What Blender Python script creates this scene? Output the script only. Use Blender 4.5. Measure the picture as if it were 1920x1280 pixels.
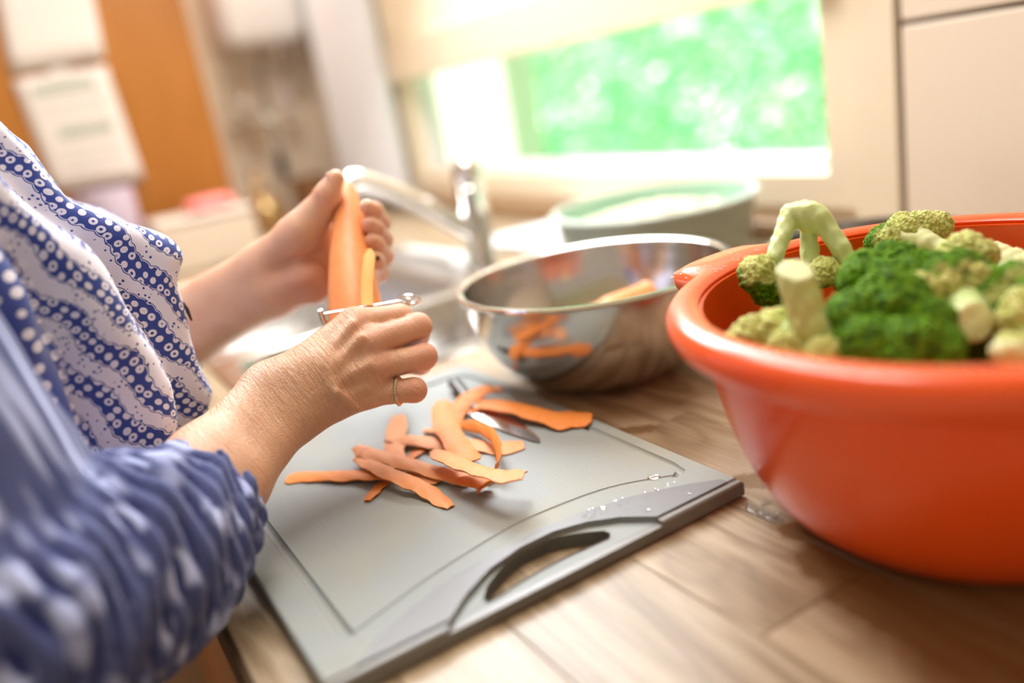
import bpy, math, random
import numpy as np
from mathutils import Vector, Matrix, noise as mnoise
sc = bpy.context.scene
for o in list(bpy.data.objects): bpy.data.objects.remove(o)
rng = random.Random(7)

# ------------------------------------------------------------------ camera, world, lights, exposure
F = 1587.0; PIT, ROL, YAW = .2925, .175, .4915
def _n(v): v = np.array(v, float); return v/np.linalg.norm(v)
_D = np.array([math.cos(PIT)*math.sin(ROL), math.cos(PIT)*math.cos(ROL), math.sin(PIT)])
_h = _n(np.array([0, 0, 1.])-_D*_D[2]); _r = np.cross(_D, _h)
_mX = _h*math.cos(YAW)-_r*math.sin(YAW); _Y = _h*math.sin(YAW)+_r*math.cos(YAW)
R = np.array([-_mX, _Y, -_D])            # rows: world axes in (right, down, forward)
CAM = np.array([0, 0, .30])
def ray(px, py): return R @ np.array([px-960, py-640, F])/F
def at(px, py, depth): return CAM+ray(px, py)*depth           # a measured point at a depth
def on(px, py, axis, val):                                    # a measured point on a plane of the room
    d = ray(px, py); return CAM+d*(val-CAM[axis])/d[axis]
cd = bpy.data.cameras.new('camera'); cam = bpy.data.objects.new('camera', cd); sc.collection.objects.link(cam)
right, down, fwd = R[:, 0], R[:, 1], R[:, 2]
m = Matrix(((right[0], -down[0], -fwd[0], CAM[0]), (right[1], -down[1], -fwd[1], CAM[1]), (right[2], -down[2], -fwd[2], CAM[2]), (0, 0, 0, 1)))
cam.matrix_world = m
cd.sensor_width = 36; cd.lens = 36*F/1920; cd.clip_start = .02; cd.clip_end = 200
cd.dof.use_dof = True; cd.dof.focus_distance = .635; cd.dof.aperture_fstop = 1.45
sc.camera = cam
w = bpy.data.worlds.new('world'); sc.world = w; w.use_nodes = True
w.node_tree.nodes['Background'].inputs[0].default_value = (1.0, .84, .68, 1)
w.node_tree.nodes['Background'].inputs[1].default_value = .40
sun_d = bpy.data.lights.new('sun', 'SUN'); sun_d.energy = 14; sun_d.angle = math.radians(2); sun_d.color = (1, .97, .92)
sun = bpy.data.objects.new('sun', sun_d); sc.collection.objects.link(sun)
sun.rotation_euler = Vector((.62, .25, -1.0)).to_track_quat('-Z', 'Y').to_euler()
def area(name, loc, to, sx, sy, power, col):
    d = bpy.data.lights.new(name, 'AREA'); d.shape = 'RECTANGLE'; d.size = sx; d.size_y = sy; d.energy = power; d.color = col
    o = bpy.data.objects.new(name, d); sc.collection.objects.link(o); o.location = loc
    o.rotation_euler = (Vector(to)-Vector(loc)).to_track_quat('-Z', 'Y').to_euler(); return o
area('window_daylight', (-1.45, .93, 1.0), (-.75, .1, .05), 1.5, .6, 40, (.86, .93, 1.0))
area('overhead_fill', (-1.0, .38, 1.46), (-1.0, .42, 0), 1.1, .5, 17, (1, .97, .95))  # unseen overhead light added to fill the worktop and window wall
area('far_fill', (-2.52, .74, 1.42), (-2.80, .80, .2), .3, .3, 7, (1, .93, .82))  # unseen light added to brighten the far wall
sc.view_settings.view_transform = 'Standard'; sc.view_settings.look = 'None'
sc.view_settings.gamma = 1; sc.view_settings.exposure = .42; sc.view_settings.use_curve_mapping = False

# ------------------------------------------------------------------ helpers
def link(name, me, mat=None, parent=None, smooth=True):
    o = bpy.data.objects.new(name, me); sc.collection.objects.link(o)
    if mat and not me.materials: me.materials.append(mat)
    if smooth and len(me.polygons): me.polygons.foreach_set('use_smooth', [True]*len(me.polygons))
    if parent: o.parent = parent
    return o
def mesh(name, v, f):
    me = bpy.data.meshes.new(name); me.from_pydata([tuple(map(float, a)) for a in v], [], [tuple(map(int, a)) for a in f]); me.validate(); me.update(); return me
def thing(name, label, cat, loc=(0, 0, 0), group=None):
    o = bpy.data.objects.new(name, None); sc.collection.objects.link(o); o.location = loc; o.empty_display_size = .05
    return tag(o, label, cat, group)
def tag(o, label=None, cat=None, group=None, kind=None):
    if label: o['label'] = label
    if cat: o['category'] = cat
    if group: o['group'] = group
    if kind: o['kind'] = kind
    return o
class MB:
    def __init__(s): s.v = []; s.f = []
    def add(s, v, f):
        b = len(s.v); s.v += [tuple(map(float, a)) for a in v]; s.f += [tuple(i+b for i in q) for q in f]; return s
    def box(s, lo, hi, bev=0, M=None):
        x0, y0, z0 = lo; x1, y1, z1 = hi
        if bev <= 0:
            v = [(x0,y0,z0),(x1,y0,z0),(x1,y1,z0),(x0,y1,z0),(x0,y0,z1),(x1,y0,z1),(x1,y1,z1),(x0,y1,z1)]
            f = [(0,3,2,1),(4,5,6,7),(0,1,5,4),(1,2,6,5),(2,3,7,6),(3,0,4,7)]
        else:
            b = min(bev, (x1-x0)/2.01, (y1-y0)/2.01, (z1-z0)/2.01)
            v = []; 
            for (ins, z) in ((b, z0), (0, z0+b), (0, z1-b), (b, z1)):
                v += [(x0+ins,y0+ins,z),(x1-ins,y0+ins,z),(x1-ins,y1-ins,z),(x0+ins,y1-ins,z)]
            f = [(3,2,1,0),(12,13,14,15)]
            for l in range(3):
                for i in range(4): j = (i+1) % 4; f.append((l*4+i, l*4+j, l*4+4+j, l*4+4+i))
        if M is not None: v = [tuple(M @ Vector(a)) for a in v]
        return s.add(v, f)
    def lathe(s, prof, c=(0, 0, 0), n=64, closed=False, cap=True):
        v = []; f = []
        for (r, z) in prof:
            for i in range(n):
                a = 2*math.pi*i/n; v.append((c[0]+r*math.cos(a), c[1]+r*math.sin(a), c[2]+z))
        k = len(prof)
        for j in range(k if closed else k-1):
            j2 = (j+1) % k
            for i in range(n): i2 = (i+1) % n; f.append((j*n+i, j*n+i2, j2*n+i2, j2*n+i))
        if not closed and cap:
            for j, rev in ((0, True), (k-1, False)):
                if prof[j][0] > 1e-6:
                    q = tuple(range(j*n, j*n+n)); f.append(q[::-1] if rev else q)
        return s.add(v, f)
    def tube(s, pts, rad, n=14, flat=None):
        P = [np.array(p, float) for p in pts]; k = len(P)
        if not hasattr(rad, '__len__'): rad = [rad]*k
        v = []; f = []; up = None
        for j in range(k):
            t = _n(P[min(j+1, k-1)]-P[max(j-1, 0)])
            if up is None:
                up = np.array([0, 0, 1.]) if abs(t[2]) < .9 else np.array([1., 0, 0])
            a = _n(np.cross(t, up)); b = np.cross(a, t); up = b
            for i in range(n):
                an = 2*math.pi*i/n
                v.append(P[j]+rad[j]*(math.cos(an)*a+math.sin(an)*b*(flat or 1)))
        for j in range(k-1):
            for i in range(n): i2 = (i+1) % n; f.append((j*n+i, j*n+i2, j*n+n+i2, j*n+n+i))
        f.append(tuple(range(n))[::-1]); f.append(tuple(range((k-1)*n, k*n)))
        return s.add(v, f)
    def prism(s, poly, z0, z1, M=None):
        n = len(poly); v = [(x, y, z0) for x, y in poly]+[(x, y, z1) for x, y in poly]
        if M is not None: v = [tuple(M @ Vector(a)) for a in v]
        f = [tuple(range(n))[::-1], tuple(range(n, 2*n))]
        for i in range(n): j = (i+1) % n; f.append((i, j, n+j, n+i))
        return s.add(v, f)
    def build(s, name, mat, parent=None, smooth=True, sharp=None):
        o = link(name, mesh(name, s.v, s.f), mat, parent, smooth)
        autosmooth(o.data, (sharp or 40) if smooth else 0)
        return o
def autosmooth(me, deg):
    import bmesh
    bm = bmesh.new(); bm.from_mesh(me); bmesh.ops.recalc_face_normals(bm, faces=bm.faces)
    c = math.radians(deg)
    for e in bm.edges:
        e.smooth = not (len(e.link_faces) == 2 and e.calc_face_angle(0) > c)
    bm.to_mesh(me); bm.free()
def spline(pts, n=8):
    P = np.array(pts, float); k = len(P); out = []
    for i in range(k-1):
        p0 = P[max(i-1, 0)]; p1 = P[i]; p2 = P[i+1]; p3 = P[min(i+2, k-1)]
        for t in np.linspace(0, 1, n, endpoint=False):
            out.append(.5*((2*p1)+(-p0+p2)*t+(2*p0-5*p1+4*p2-p3)*t*t+(-p0+3*p1-3*p2+p3)*t**3))
    out.append(P[-1]); return np.array(out)

# ---- materials
class NT:
    def __init__(s, name):
        s.m = bpy.data.materials.new(name); s.m.use_nodes = True; s.t = s.m.node_tree; s.b = s.t.nodes['Principled BSDF']
    def n(s, typ, **k):
        nd = s.t.nodes.new(typ)
        for a, b in k.items():
            if a.startswith('i_'): nd.inputs[int(a[2:]) if a[2:].isdigit() else a[2:].replace('_', ' ')].default_value = b
            else: setattr(nd, a, b)
        return nd
    def l(s, a, b): s.t.links.new(a, b); return s
    def math(s, op, a, b=None, c=None, clamp=False):
        nd = s.t.nodes.new('ShaderNodeMath'); nd.operation = op; nd.use_clamp = clamp
        for i, x in enumerate((a, b, c)):
            if x is None: continue
            if isinstance(x, (int, float)): nd.inputs[i].default_value = x
            else: s.t.links.new(x, nd.inputs[i])
        return nd.outputs[0]
    def mix(s, fac, a, b, mode='MIX'):
        nd = s.t.nodes.new('ShaderNodeMix'); nd.data_type = 'RGBA'; nd.blend_type = mode
        for i, x in ((0, fac), (6, a), (7, b)):
            if isinstance(x, (int, float)): nd.inputs[i].default_value = x
            elif isinstance(x, tuple): nd.inputs[i].default_value = x if len(x) == 4 else (*x, 1)
            else: s.t.links.new(x, nd.inputs[i])
        return nd.outputs[2]
    def noise(s, vec, scale, detail=3, rough=.5, dist=0):
        nd = s.n('ShaderNodeTexNoise'); nd.inputs['Scale'].default_value = scale; nd.inputs['Detail'].default_value = detail
        nd.inputs['Roughness'].default_value = rough; nd.inputs['Distortion'].default_value = dist
        if vec is not None: s.l(vec, nd.inputs['Vector'])
        return nd.outputs['Fac']
    def vor(s, vec, scale, rand=1, feature='F1', out='Distance', metric='EUCLIDEAN'):
        nd = s.n('ShaderNodeTexVoronoi'); nd.feature = feature; nd.inputs['Scale'].default_value = scale; nd.inputs['Randomness'].default_value = rand
        if vec is not None: s.l(vec, nd.inputs['Vector'])
        return nd.outputs[out]
    def ramp(s, fac, stops):
        nd = s.n('ShaderNodeValToRGB'); e = nd.color_ramp.elements
        while len(e) < len(stops): e.new(.5)
        for q, (p, c) in zip(e, stops): q.position = p; q.color = c if len(c) == 4 else (*c, 1)
        s.l(fac, nd.inputs[0]); return nd.outputs[0]
    def mapping(s, vec, scale=(1, 1, 1), rot=(0, 0, 0), loc=(0, 0, 0)):
        nd = s.n('ShaderNodeMapping'); nd.inputs['Scale'].default_value = scale; nd.inputs['Rotation'].default_value = rot; nd.inputs['Location'].default_value = loc
        s.l(vec, nd.inputs[0]); return nd.outputs[0]
    def obj(s): return s.n('ShaderNodeTexCoord').outputs['Object']
    def pos(s): return s.n('ShaderNodeNewGeometry').outputs['Position']
    def bump(s, h, dist, strength=1.0):
        nd = s.n('ShaderNodeBump'); nd.inputs['Distance'].default_value = dist; nd.inputs['Strength'].default_value = strength
        s.l(h, nd.inputs['Height']); s.l(nd.outputs[0], s.b.inputs['Normal']); return nd
    def set(s, **k):
        for a, b in k.items():
            i = s.b.inputs[a.replace('_', ' ')]
            if hasattr(b, 'is_linked'): s.l(b, i)
            else: i.default_value = (*b, 1) if isinstance(b, tuple) and len(b) == 3 and i.type == 'RGBA' else b
        return s
def plain(name, col, rough=.5, metal=0, var=.08, scale=30, bump=0, bscale=200, **k):
    t = NT(name); c2 = tuple(min(1, c*(1-var)) for c in col); p = t.obj()
    t.set(Base_Color=t.mix(t.noise(p, scale, 4), col, c2), Roughness=rough, Metallic=metal, **k)
    if bump: t.bump(t.noise(p, bscale, 3), bump)
    return t.m

def wood(name, c0, c1, c2, axis=0, scale=1.0, rough=.42, bump=.0004):
    t = NT(name); ob = t.n('ShaderNodeObjectInfo'); p = t.pos()
    off = t.n('ShaderNodeVectorMath', operation='SCALE'); cmb = t.n('ShaderNodeCombineXYZ')
    t.l(ob.outputs['Random'], cmb.inputs[0]); t.l(ob.outputs['Random'], cmb.inputs[1]); t.l(cmb.outputs[0], off.inputs[0]); off.inputs['Scale'].default_value = 7
    ad = t.n('ShaderNodeVectorMath', operation='ADD'); t.l(p, ad.inputs[0]); t.l(off.outputs[0], ad.inputs[1])
    s = [14*scale]*3; s[axis] = 1.6*scale
    v = t.mapping(ad.outputs[0], tuple(s))
    broad = t.noise(v, 1.0, 3, .5, 1.2)
    rings = t.math('FRACT', t.math('MULTIPLY', broad, 6.0))
    rings = t.math('ABSOLUTE', t.math('SUBTRACT', rings, .5))
    s2 = [420*scale]*3; s2[axis] = 14*scale
    fine = t.noise(t.mapping(ad.outputs[0], tuple(s2)), 1, 3, .6)
    k = t.math('ADD', t.math('MULTIPLY', rings, .8), t.math('MULTIPLY', fine, .6))
    col = t.ramp(k, [(.1, c0), (.45, c1), (.8, c2)])
    tone = t.math('ADD', .86, t.math('MULTIPLY', ob.outputs['Random'], .22))
    h = t.n('ShaderNodeHueSaturation'); t.l(tone, h.inputs['Value']); t.l(col, h.inputs['Color'])
    t.set(Base_Color=h.outputs[0], Roughness=rough)
    t.bump(fine, bump, .5)
    return t, h.outputs[0], p

# ------------------------------------------------------------------ the setting
WY = 1.0                                   # window wall plane
FLOOR = -.90; CEIL = 1.5
EX = -2.86                                 # far end wall
M_wall = plain('wall_paint', (.88, .76, .60), .7, var=.04, scale=8, bump=.0003)
M_cream = plain('cream_paint', (.84, .72, .54), .35, var=.03)
M_white = plain('white_lacquer', (.86, .86, .85), .3, var=.02)
M_tile = plain('cream_tile', (.82, .70, .56), .22, var=.03, scale=6)
M_grout = plain('dark_joint', (.12, .085, .06), .8)
M_orange = wood('orange_veneer', (.28, .088, .004), (.32, .105, .006), (.36, .12, .009), axis=2, scale=.5, rough=.4)[0].m
M_floor = plain('floor_tiles', (.42, .30, .20), .5)
M_dark = plain('dark_edge', (.05, .035, .025), .5)
M_steel = NT('brushed_steel'); p_ = M_steel.obj()
M_steel.set(Base_Color=(.66, .655, .64), Metallic=1.0, Roughness=M_steel.math('ADD', .16, M_steel.math('MULTIPLY', M_steel.noise(p_, 40, 3), .12)))
M_steel.bump(M_steel.noise(M_steel.mapping(p_, (20, 20, 900)), 1, 3), .00006); M_steel = M_steel.m
M_chrome = plain('chrome', (.80, .79, .77), .10, 1.0, var=.02)

def structure(mb, name, mat, **k):
    o = mb.build(name, mat, **k); o['kind'] = 'structure'; return o
structure(MB().box((EX-.1, -2.4, FLOOR-.1), (1.6, WY, FLOOR)), 'floor', M_floor)
structure(MB().box((EX-.1, -2.4, CEIL), (1.6, WY+.12, CEIL+.1)), 'ceiling', M_wall)
structure(MB().box((EX-.1, -2.4, FLOOR), (EX, WY+.12, CEIL)), 'wall_left', M_wall)
# window opening measured on the wall plane
wBL = on(797, 320, 1, WY); wBR = on(1565, 323, 1, WY)
wx0, wx1 = wBL[0], wBR[0]; wz0 = (wBL[2]+wBR[2])/2
wz1 = (on(773, 150, 1, WY)[2]+on(1541, -30, 1, WY)[2])/2
jx = on(1703, 200, 1, WY)[0]               # joint between casing and tiles
FX0, FX1, FZ0, FZ1 = wx0-.085, wx1+.045, wz0-.055, 1.15     # frame outer
back = MB()
back.box((EX, WY, FLOOR), (FX0, WY+.12, CEIL)).box((FX1, WY, FLOOR), (1.6, WY+.12, CEIL))
back.box((FX0, WY, FLOOR), (FX1, WY+.12, FZ0)).box((FX0, WY, FZ1), (FX1, WY+.12, CEIL))
wb = structure(back, 'wall_back', M_wall)
win = thing('window_1', None, None, (0, 0, 0)); win['kind'] = 'structure'
del_keys = [k for k in ('label', 'category') if k in win.keys()]
fr = MB()
fr.box((FX0, WY-.012, FZ0), (wx0, WY+.06, FZ1), .004).box((wx1, WY-.012, FZ0), (FX1, WY+.06, FZ1), .004)
fr.box((wx0, WY-.010, FZ0), (wx1, WY+.06, wz0), .004).box((wx0, WY-.008, FZ1-.05), (wx1, WY+.06, FZ1), .004)
fr.build('window_frame', M_cream, win)
sa = MB(); s_ = .018
sa.box((wx0, WY+.02, wz0), (wx1, WY+.055, wz0+s_), .003).box((wx0, WY+.02, wz0+s_), (wx0+s_, WY+.055, FZ1-.05), .003)
sa.box((wx1-.010, WY+.02, wz0+s_), (wx1, WY+.055, FZ1-.05), .003)
sa.build('sash', M_white, win)
g = NT('window_glass'); tr = g.n('ShaderNodeBsdfTransparent'); gl = g.n('ShaderNodeBsdfGlossy'); gl.inputs['Roughness'].default_value = .02
fz = g.n('ShaderNodeLayerWeight'); mx = g.n('ShaderNodeMixShader'); g.l(g.math('MULTIPLY', g.math('POWER', fz.outputs['Facing'], 4.0), .6), mx.inputs[0]); g.l(tr.outputs[0], mx.inputs[1]); g.l(gl.outputs[0], mx.inputs[2])
g.l(mx.outputs[0], g.t.nodes['Material Output'].inputs[0])
MB().box((wx0+.01, WY+.035, wz0+.01), (wx1-.01, WY+.039, FZ1-.04)).build('pane', g.m, win)
MB().box((FX0-.02, WY+.06, wz0-.03), (FX1+.02, WY+.20, wz0-.004), .004).build('outer_sill', M_white, win)
# cream blind let down over the upper window
bl = thing('roller_blind', 'cream roller blind let down over the upper part of the kitchen window', 'blind', ((wx0+wx1)/2, WY-.02, wz1))
bz = on(747, 70, 1, WY-.02)[2]
M_blind = NT('blind_cloth'); M_blind.set(Base_Color=(.88, .77, .58), Roughness=.8, Transmission_Weight=0.0); M_blind.bump(M_blind.noise(M_blind.obj(), 900, 2), .0002)
hx = (wx1-wx0)/2+.03
MB().box((-hx, -.016, 0), (hx, .004, bz-wz1-.004), .004).build('bottom_bar', M_cream, bl)
for k in range(3):
    MB().box((-hx, -.010, bz-wz1+.001+k*.2), (hx, -.004, bz-wz1+.197+k*.2), .002).build('slat', M_blind.m, bl)
# casing between window and tiles, tiles on the wall
structure(MB().box((FX1+.001, WY-.016, .034), (jx-.006, WY-.0005, CEIL), .003), 'trim_1', M_cream)
structure(MB().box((FX0-.13, WY-.016, .034), (FX0-.002, WY-.0005, CEIL), .003), 'trim_2', M_cream)
tz = on(1705, 42, 1, WY)[2]
MB().box((jx-.006, WY-.003, .03), (1.6, WY-.0005, CEIL)).build('joint_backing', M_grout, wb)
TW = .42; x = jx+.004
while x < 1.1:
    for z0, z1 in ((.034, tz-.003), (tz+.003, tz+.245), (tz+.251, tz+.493), (tz+.499, tz+.741), (tz+.747, CEIL-.01)):
        MB().box((x, WY-.014, z0), (x+TW-.004, WY-.003, z1), .0025).build('tile', M_tile, wb)
    x += TW
structure(MB().box((EX, WY-.024, .0005), (1.1, WY-.0005, .032), .003), 'baseboard_back', wood('upstand_wood', (.20, .11, .05), (.32, .19, .09), (.42, .26, .14))[0].m)

# outside: ground, garden wall, bushes
M_lawn = plain('lawn', (.10, .42, .12), .8, var=.4, scale=3)
structure(MB().box((-30, WY+.2, FLOOR-.5), (20, 40, FLOOR-.3)), 'ground', M_lawn)
gx = on(955, 220, 1, 2.4)
gw = thing('garden_wall', 'white rendered garden wall outside at the left of the window', 'wall', (gx[0]-2.0, 2.5, FLOOR-.3))
MB().box((-2.0, -.1, 0), (2.0, .1, 2.6), .01).build('rendering', plain('white_render', (.9, .9, .9), .8), gw)
MB().box((-2.03, -.14, 2.6), (2.03, .14, 2.66), .01).build('coping', plain('coping_stone', (.8, .8, .78), .8), gw)

# ------------------------------------------------------------------ worktop of glued staves
CY0, CY1 = .038, WY-.0245
SX0, SX1, SY0, SY1 = -1.80, -.905, .175, .665          # sink cut-out
wt, wcol, wp = wood('worktop_wood', (.14, .088, .042), (.34, .245, .145), (.49, .385, .26), axis=0, scale=1.0, rough=.36)
# darker, glossier patches around the big bowl
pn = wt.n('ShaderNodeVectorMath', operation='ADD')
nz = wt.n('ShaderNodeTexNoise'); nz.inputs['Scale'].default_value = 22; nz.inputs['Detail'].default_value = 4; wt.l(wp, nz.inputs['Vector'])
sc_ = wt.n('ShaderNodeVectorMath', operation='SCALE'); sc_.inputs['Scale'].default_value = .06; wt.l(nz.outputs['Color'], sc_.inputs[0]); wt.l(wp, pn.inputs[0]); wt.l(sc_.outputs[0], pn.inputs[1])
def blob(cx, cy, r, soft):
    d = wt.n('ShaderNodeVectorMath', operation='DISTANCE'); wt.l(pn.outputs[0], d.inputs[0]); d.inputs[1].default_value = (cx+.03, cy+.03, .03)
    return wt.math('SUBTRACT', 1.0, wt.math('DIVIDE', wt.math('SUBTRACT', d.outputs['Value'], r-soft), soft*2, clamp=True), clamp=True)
dark_patch = None
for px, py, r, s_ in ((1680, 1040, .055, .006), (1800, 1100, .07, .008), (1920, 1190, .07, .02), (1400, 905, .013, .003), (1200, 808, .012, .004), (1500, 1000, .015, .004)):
    q = on(px, py, 2, 0); b_ = blob(q[0], q[1], r, s_); dark_patch = b_ if dark_patch is None else wt.math('MAXIMUM', dark_patch, b_)
dk = wt.mix(wt.math('MULTIPLY', dark_patch, .8), wcol, (.16, .075, .02)); 
wt.set(Base_Color=dk, Roughness=wt.math('SUBTRACT', .36, wt.math('MULTIPLY', dark_patch, .16)))
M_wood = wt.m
top = thing('worktop', 'long wooden kitchen worktop of glued staves running below the window', 'worktop', (0, CY0, 0))
top_parts = []
core = MB()
for lo, hi in (((EX, CY0, -.040), (SX0, CY1, -.012)), ((SX1, CY0, -.040), (.75, CY1, -.012)), ((SX0, CY0, -.040), (SX1, SY0, -.012)), ((SX0, SY1, -.040), (SX1, CY1, -.012))): core.box(lo, hi)
def child(mb, name, mat, par, **k):
    o = mb.build(name, mat, None, **k); o.parent = par; o.matrix_parent_inverse = Matrix.Translation(par.location).inverted(); return o
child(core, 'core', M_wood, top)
rr = random.Random(3); rows = [CY0, .105, .175, .27, .36, .455, .56, .665, .76, .86, CY1]
for a, b in zip(rows[:-1], rows[1:]):
    segs = [(EX, .75)] if (b <= SY0+1e-6 or a >= SY1-1e-6) else [(EX, SX0), (SX1, .75)]
    for s0, s1 in segs:
        x = s0
        while x < s1-1e-6:
            e = x+rr.uniform(.35, .75) if not (a < .04 and x == s0) else x+.5
            if s1-e < .2: e = s1
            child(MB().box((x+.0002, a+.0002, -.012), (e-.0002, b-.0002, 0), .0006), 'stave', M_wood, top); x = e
child(MB().box((EX, CY0-.0035, -.040), (.75, CY0, -.001), .0015), 'front_edge', wood('shaded_edge_wood', (.07, .04, .02), (.12, .07, .035), (.16, .10, .05))[0].m, top)  # front face in shade: the shadow is put into the darker wood tone

# base cabinets below the worktop
x = EX+.02
cabs = []
i = 0
where = ['farthest along the worktop', 'second from the far end of the worktop', 'under the sink', 'below the near side of the sink', 'under the red bowl at the near end', 'at the open near end of the worktop']
while x < .7:
    wd = .60 if i < 5 else .70
    c = thing('base_cabinet', 'orange wood base cabinet '+where[min(i, 5)], 'cabinet', (x+wd/2, .36, FLOOR), 'base cabinets under the worktop')
    hw = wd/2-.002
    MB().box((-hw, -.28, .10), (hw, .60, .859 if not i in (1, 2, 3) else .70)).build('body', M_orange, c)
    MB().box((-hw+.001, -.300, .11), (hw-.001, -.281, .852), .002).build('door', M_orange, c)
    MB().tube([(hw-.05, -.300, .60), (hw-.05, -.325, .61), (hw-.05, -.325, .74), (hw-.05, -.300, .75)], .005, 8).build('handle', M_chrome, c)
    MB().box((-hw, -.23, 0), (hw, -.21, .099)).build('plinth', M_dark, c)
    x += wd; i += 1

# tall orange cabinet at the far end with the notes taped to it
TX = -2.36
ty1 = on(395, 200, 0, TX)[1]
tall = thing('tall_cabinet', 'tall orange wood cabinet at the far end with paper sheets taped on its side', 'cabinet', ((EX+TX)/2, ty1-.35, FLOOR))
hw = (TX-EX)/2
child(MB().box((EX+.003, CY0-.9, FLOOR+.1), (TX-.02, CY0-.006, CEIL-.1)), 'carcass', M_orange, tall)
child(MB().box((EX+.003, CY0-.006, .001), (TX-.02, ty1, CEIL-.1)), 'wall_box', M_orange, tall)
child(MB().box((TX-.0195, CY0-.9, FLOOR+.1), (TX, CY0-.005, CEIL-.1), .002).box((TX-.0195, CY0-.005, .001), (TX, ty1, CEIL-.1), .002), 'side_panel', M_orange, tall)
M_paper = NT('note_paper'); M_paper.set(Base_Color=(.60, .50, .43), Roughness=.8); M_paper = M_paper.m
M_ink = plain('printed_lines', (.30, .31, .24), .8)
def sheet(name, label, c4, lines):
    P = [on(px, py, 0, TX+.003) for px, py in c4]        # TL TR BR BL
    t = thing(name, label, 'paper', tuple(P[3]), 'paper sheets taped to the cabinet')
    n = 8; v = []; f = []
    o0 = Vector(P[3])
    for j in range(n+1):
        for i in range(n+1):
            a, b = i/n, j/n
            q = (P[3]*(1-a)+P[2]*a)*(1-b)+(P[0]*(1-a)+P[1]*a)*b
            q = q+np.array([.002+.012*((1-b)**3)*a, 0, 0]); v.append(q-P[3])
    k = len(v); v = v+[a+np.array([.0004, 0, 0]) for a in v]
    for j in range(n):
        for i in range(n):
            a = j*(n+1)+i; f.append((a, a+n+1, a+n+2, a+1)); f.append((k+a, k+a+1, k+a+n+2, k+a+n+1))
    for i in range(n): f.append((i, i+1, k+i+1, k+i)); a = n*(n+1)+i; f.append((a, k+a, k+a+1, a+1)); a = i*(n+1); f.append((a, k+a, k+a+n+1, a+n+1)); a += n; f.append((a, a+n+1, k+a+n+1, k+a))
    link('page', mesh('page', v, f), M_paper, t)
    for (u0, u1, b0, b1) in lines:
        q = lambda a, b: (P[3]*(1-a)+P[2]*a)*(1-b)+(P[0]*(1-a)+P[1]*a)*b-P[3]+np.array([.0030+.012*((1-b)**3)*a, 0, 0])
        MB().add([q(u0, b0), q(u1, b0), q(u1, b1), q(u0, b1)]+[q(u0, b0)+[.0003, 0, 0], q(u1, b0)+[.0003, 0, 0], q(u1, b1)+[.0003, 0, 0], q(u0, b1)+[.0003, 0, 0]], [(0, 1, 2, 3), (4, 5, 6, 7), (0, 1, 5, 4), (2, 3, 7, 6), (1, 2, 6, 5), (3, 0, 4, 7)]).build('text_line', M_ink, t, smooth=False)
    MB().box((-.0, -.02, -.01), (.0012, .02, .01)).build('tape', M_paper, t).location = Vector((P[0]+P[1])/2-P[3])+Vector((.003, 0, 0))
sheet('note_sheet', 'upper pale sheet of notes taped to the orange cabinet side', [(-50, -210), (130, -230), (196, 108), (20, 140)], [(.15, .85, .75, .77), (.15, .8, .65, .665), (.15, .85, .55, .565)])
sheet('note_sheet', 'lower pale sheet of notes hanging just above the woman\'s shoulder', [(22, 150), (198, 122), (270, 335), (105, 362)], [(.15, .82, .84, .92), (.15, .85, .74, .755), (.15, .8, .64, .65), (.25, .85, .46, .54), (.2, .8, .36, .37), (.2, .85, .26, .27), (.2, .6, .16, .17)])

# ------------------------------------------------------------------ sink and tap
def rrect(x0, y0, x1, y1, r, n=6):
    P = []
    for cx, cy, a0 in ((x1-r, y1-r, 0), (x0+r, y1-r, 90), (x0+r, y0+r, 180), (x1-r, y0+r, 270)):
        for i in range(n+1):
            a = math.radians(a0+90*i/n); P.append((cx+r*math.cos(a), cy+r*math.sin(a)))
    return P
def loops(mb, L, cap=True):
    n = len(L[0]); v = [p for l in L for p in l]; f = []
    for j in range(len(L)-1):
        for i in range(n): i2 = (i+1) % n; f.append((j*n+i, j*n+i2, (j+1)*n+i2, (j+1)*n+i))
    if cap: f.append(tuple(range((len(L)-1)*n, len(L)*n)))
    return mb.add(v, f)
sink = thing('kitchen_sink', 'stainless steel double sink set into the worktop behind the hands', 'sink', (-1.35, .42, 0))
DIVX = -1.19
for nm, x0, x1, depth in (('basin', SX0, DIVX, .16), ('basin', DIVX, SX1, .13)):
    mb = MB(); rimw = .030; o0 = .014
    X0 = x0-(o0 if x0 == SX0 else 0); X1 = x1+(o0 if x1 == SX1 else 0); Y0, Y1 = SY0-o0, SY1+o0
    bx0, bx1, by0, by1 = x0+(.02 if x0 == DIVX else .028), x1-(.02 if x1 == DIVX else .026), SY0+.022, SY1-.085
    L = []
    def lp(a, b, c, d, r, z): L.append([(p[0], p[1], z) for p in rrect(a, b, c, d, r)])
    lp(X0, Y0, X1, Y1, .008, .0006); lp(X0+.003, Y0+.003, X1-.003, Y1-.003, .008, .005) 
    lp(bx0-.008, by0-.008, bx1+.008, by1+.008, .05, .005); lp(bx0-.003, by0-.003, bx1+.003, by1+.003, .05, .0035); lp(bx0, by0, bx1, by1, .048, -.002)
    lp(bx0+.008, by0+.008, bx1-.008, by1-.008, .045, -depth+.03); lp(bx0+.016, by0+.016, bx1-.016, by1-.016, .04, -depth+.008); lp(bx0+.035, by0+.035, bx1-.035, by1-.035, .03, -depth)
    loops(mb, L); b = child(mb, nm, M_steel, sink)
    cx, cy = (bx0+bx1)/2, (by0+by1)/2
    child(MB().lathe([(.0, .001), (.03, .001), (.036, .003), (.040, .001), (.040, -.001)], (cx, cy, -depth+.001), 24), 'drain', M_chrome, sink)
fx, fy = -1.205, .618
tap = thing('kitchen_tap', 'chrome single lever kitchen tap standing behind the sink', 'tap', (fx, fy, .005))
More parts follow.
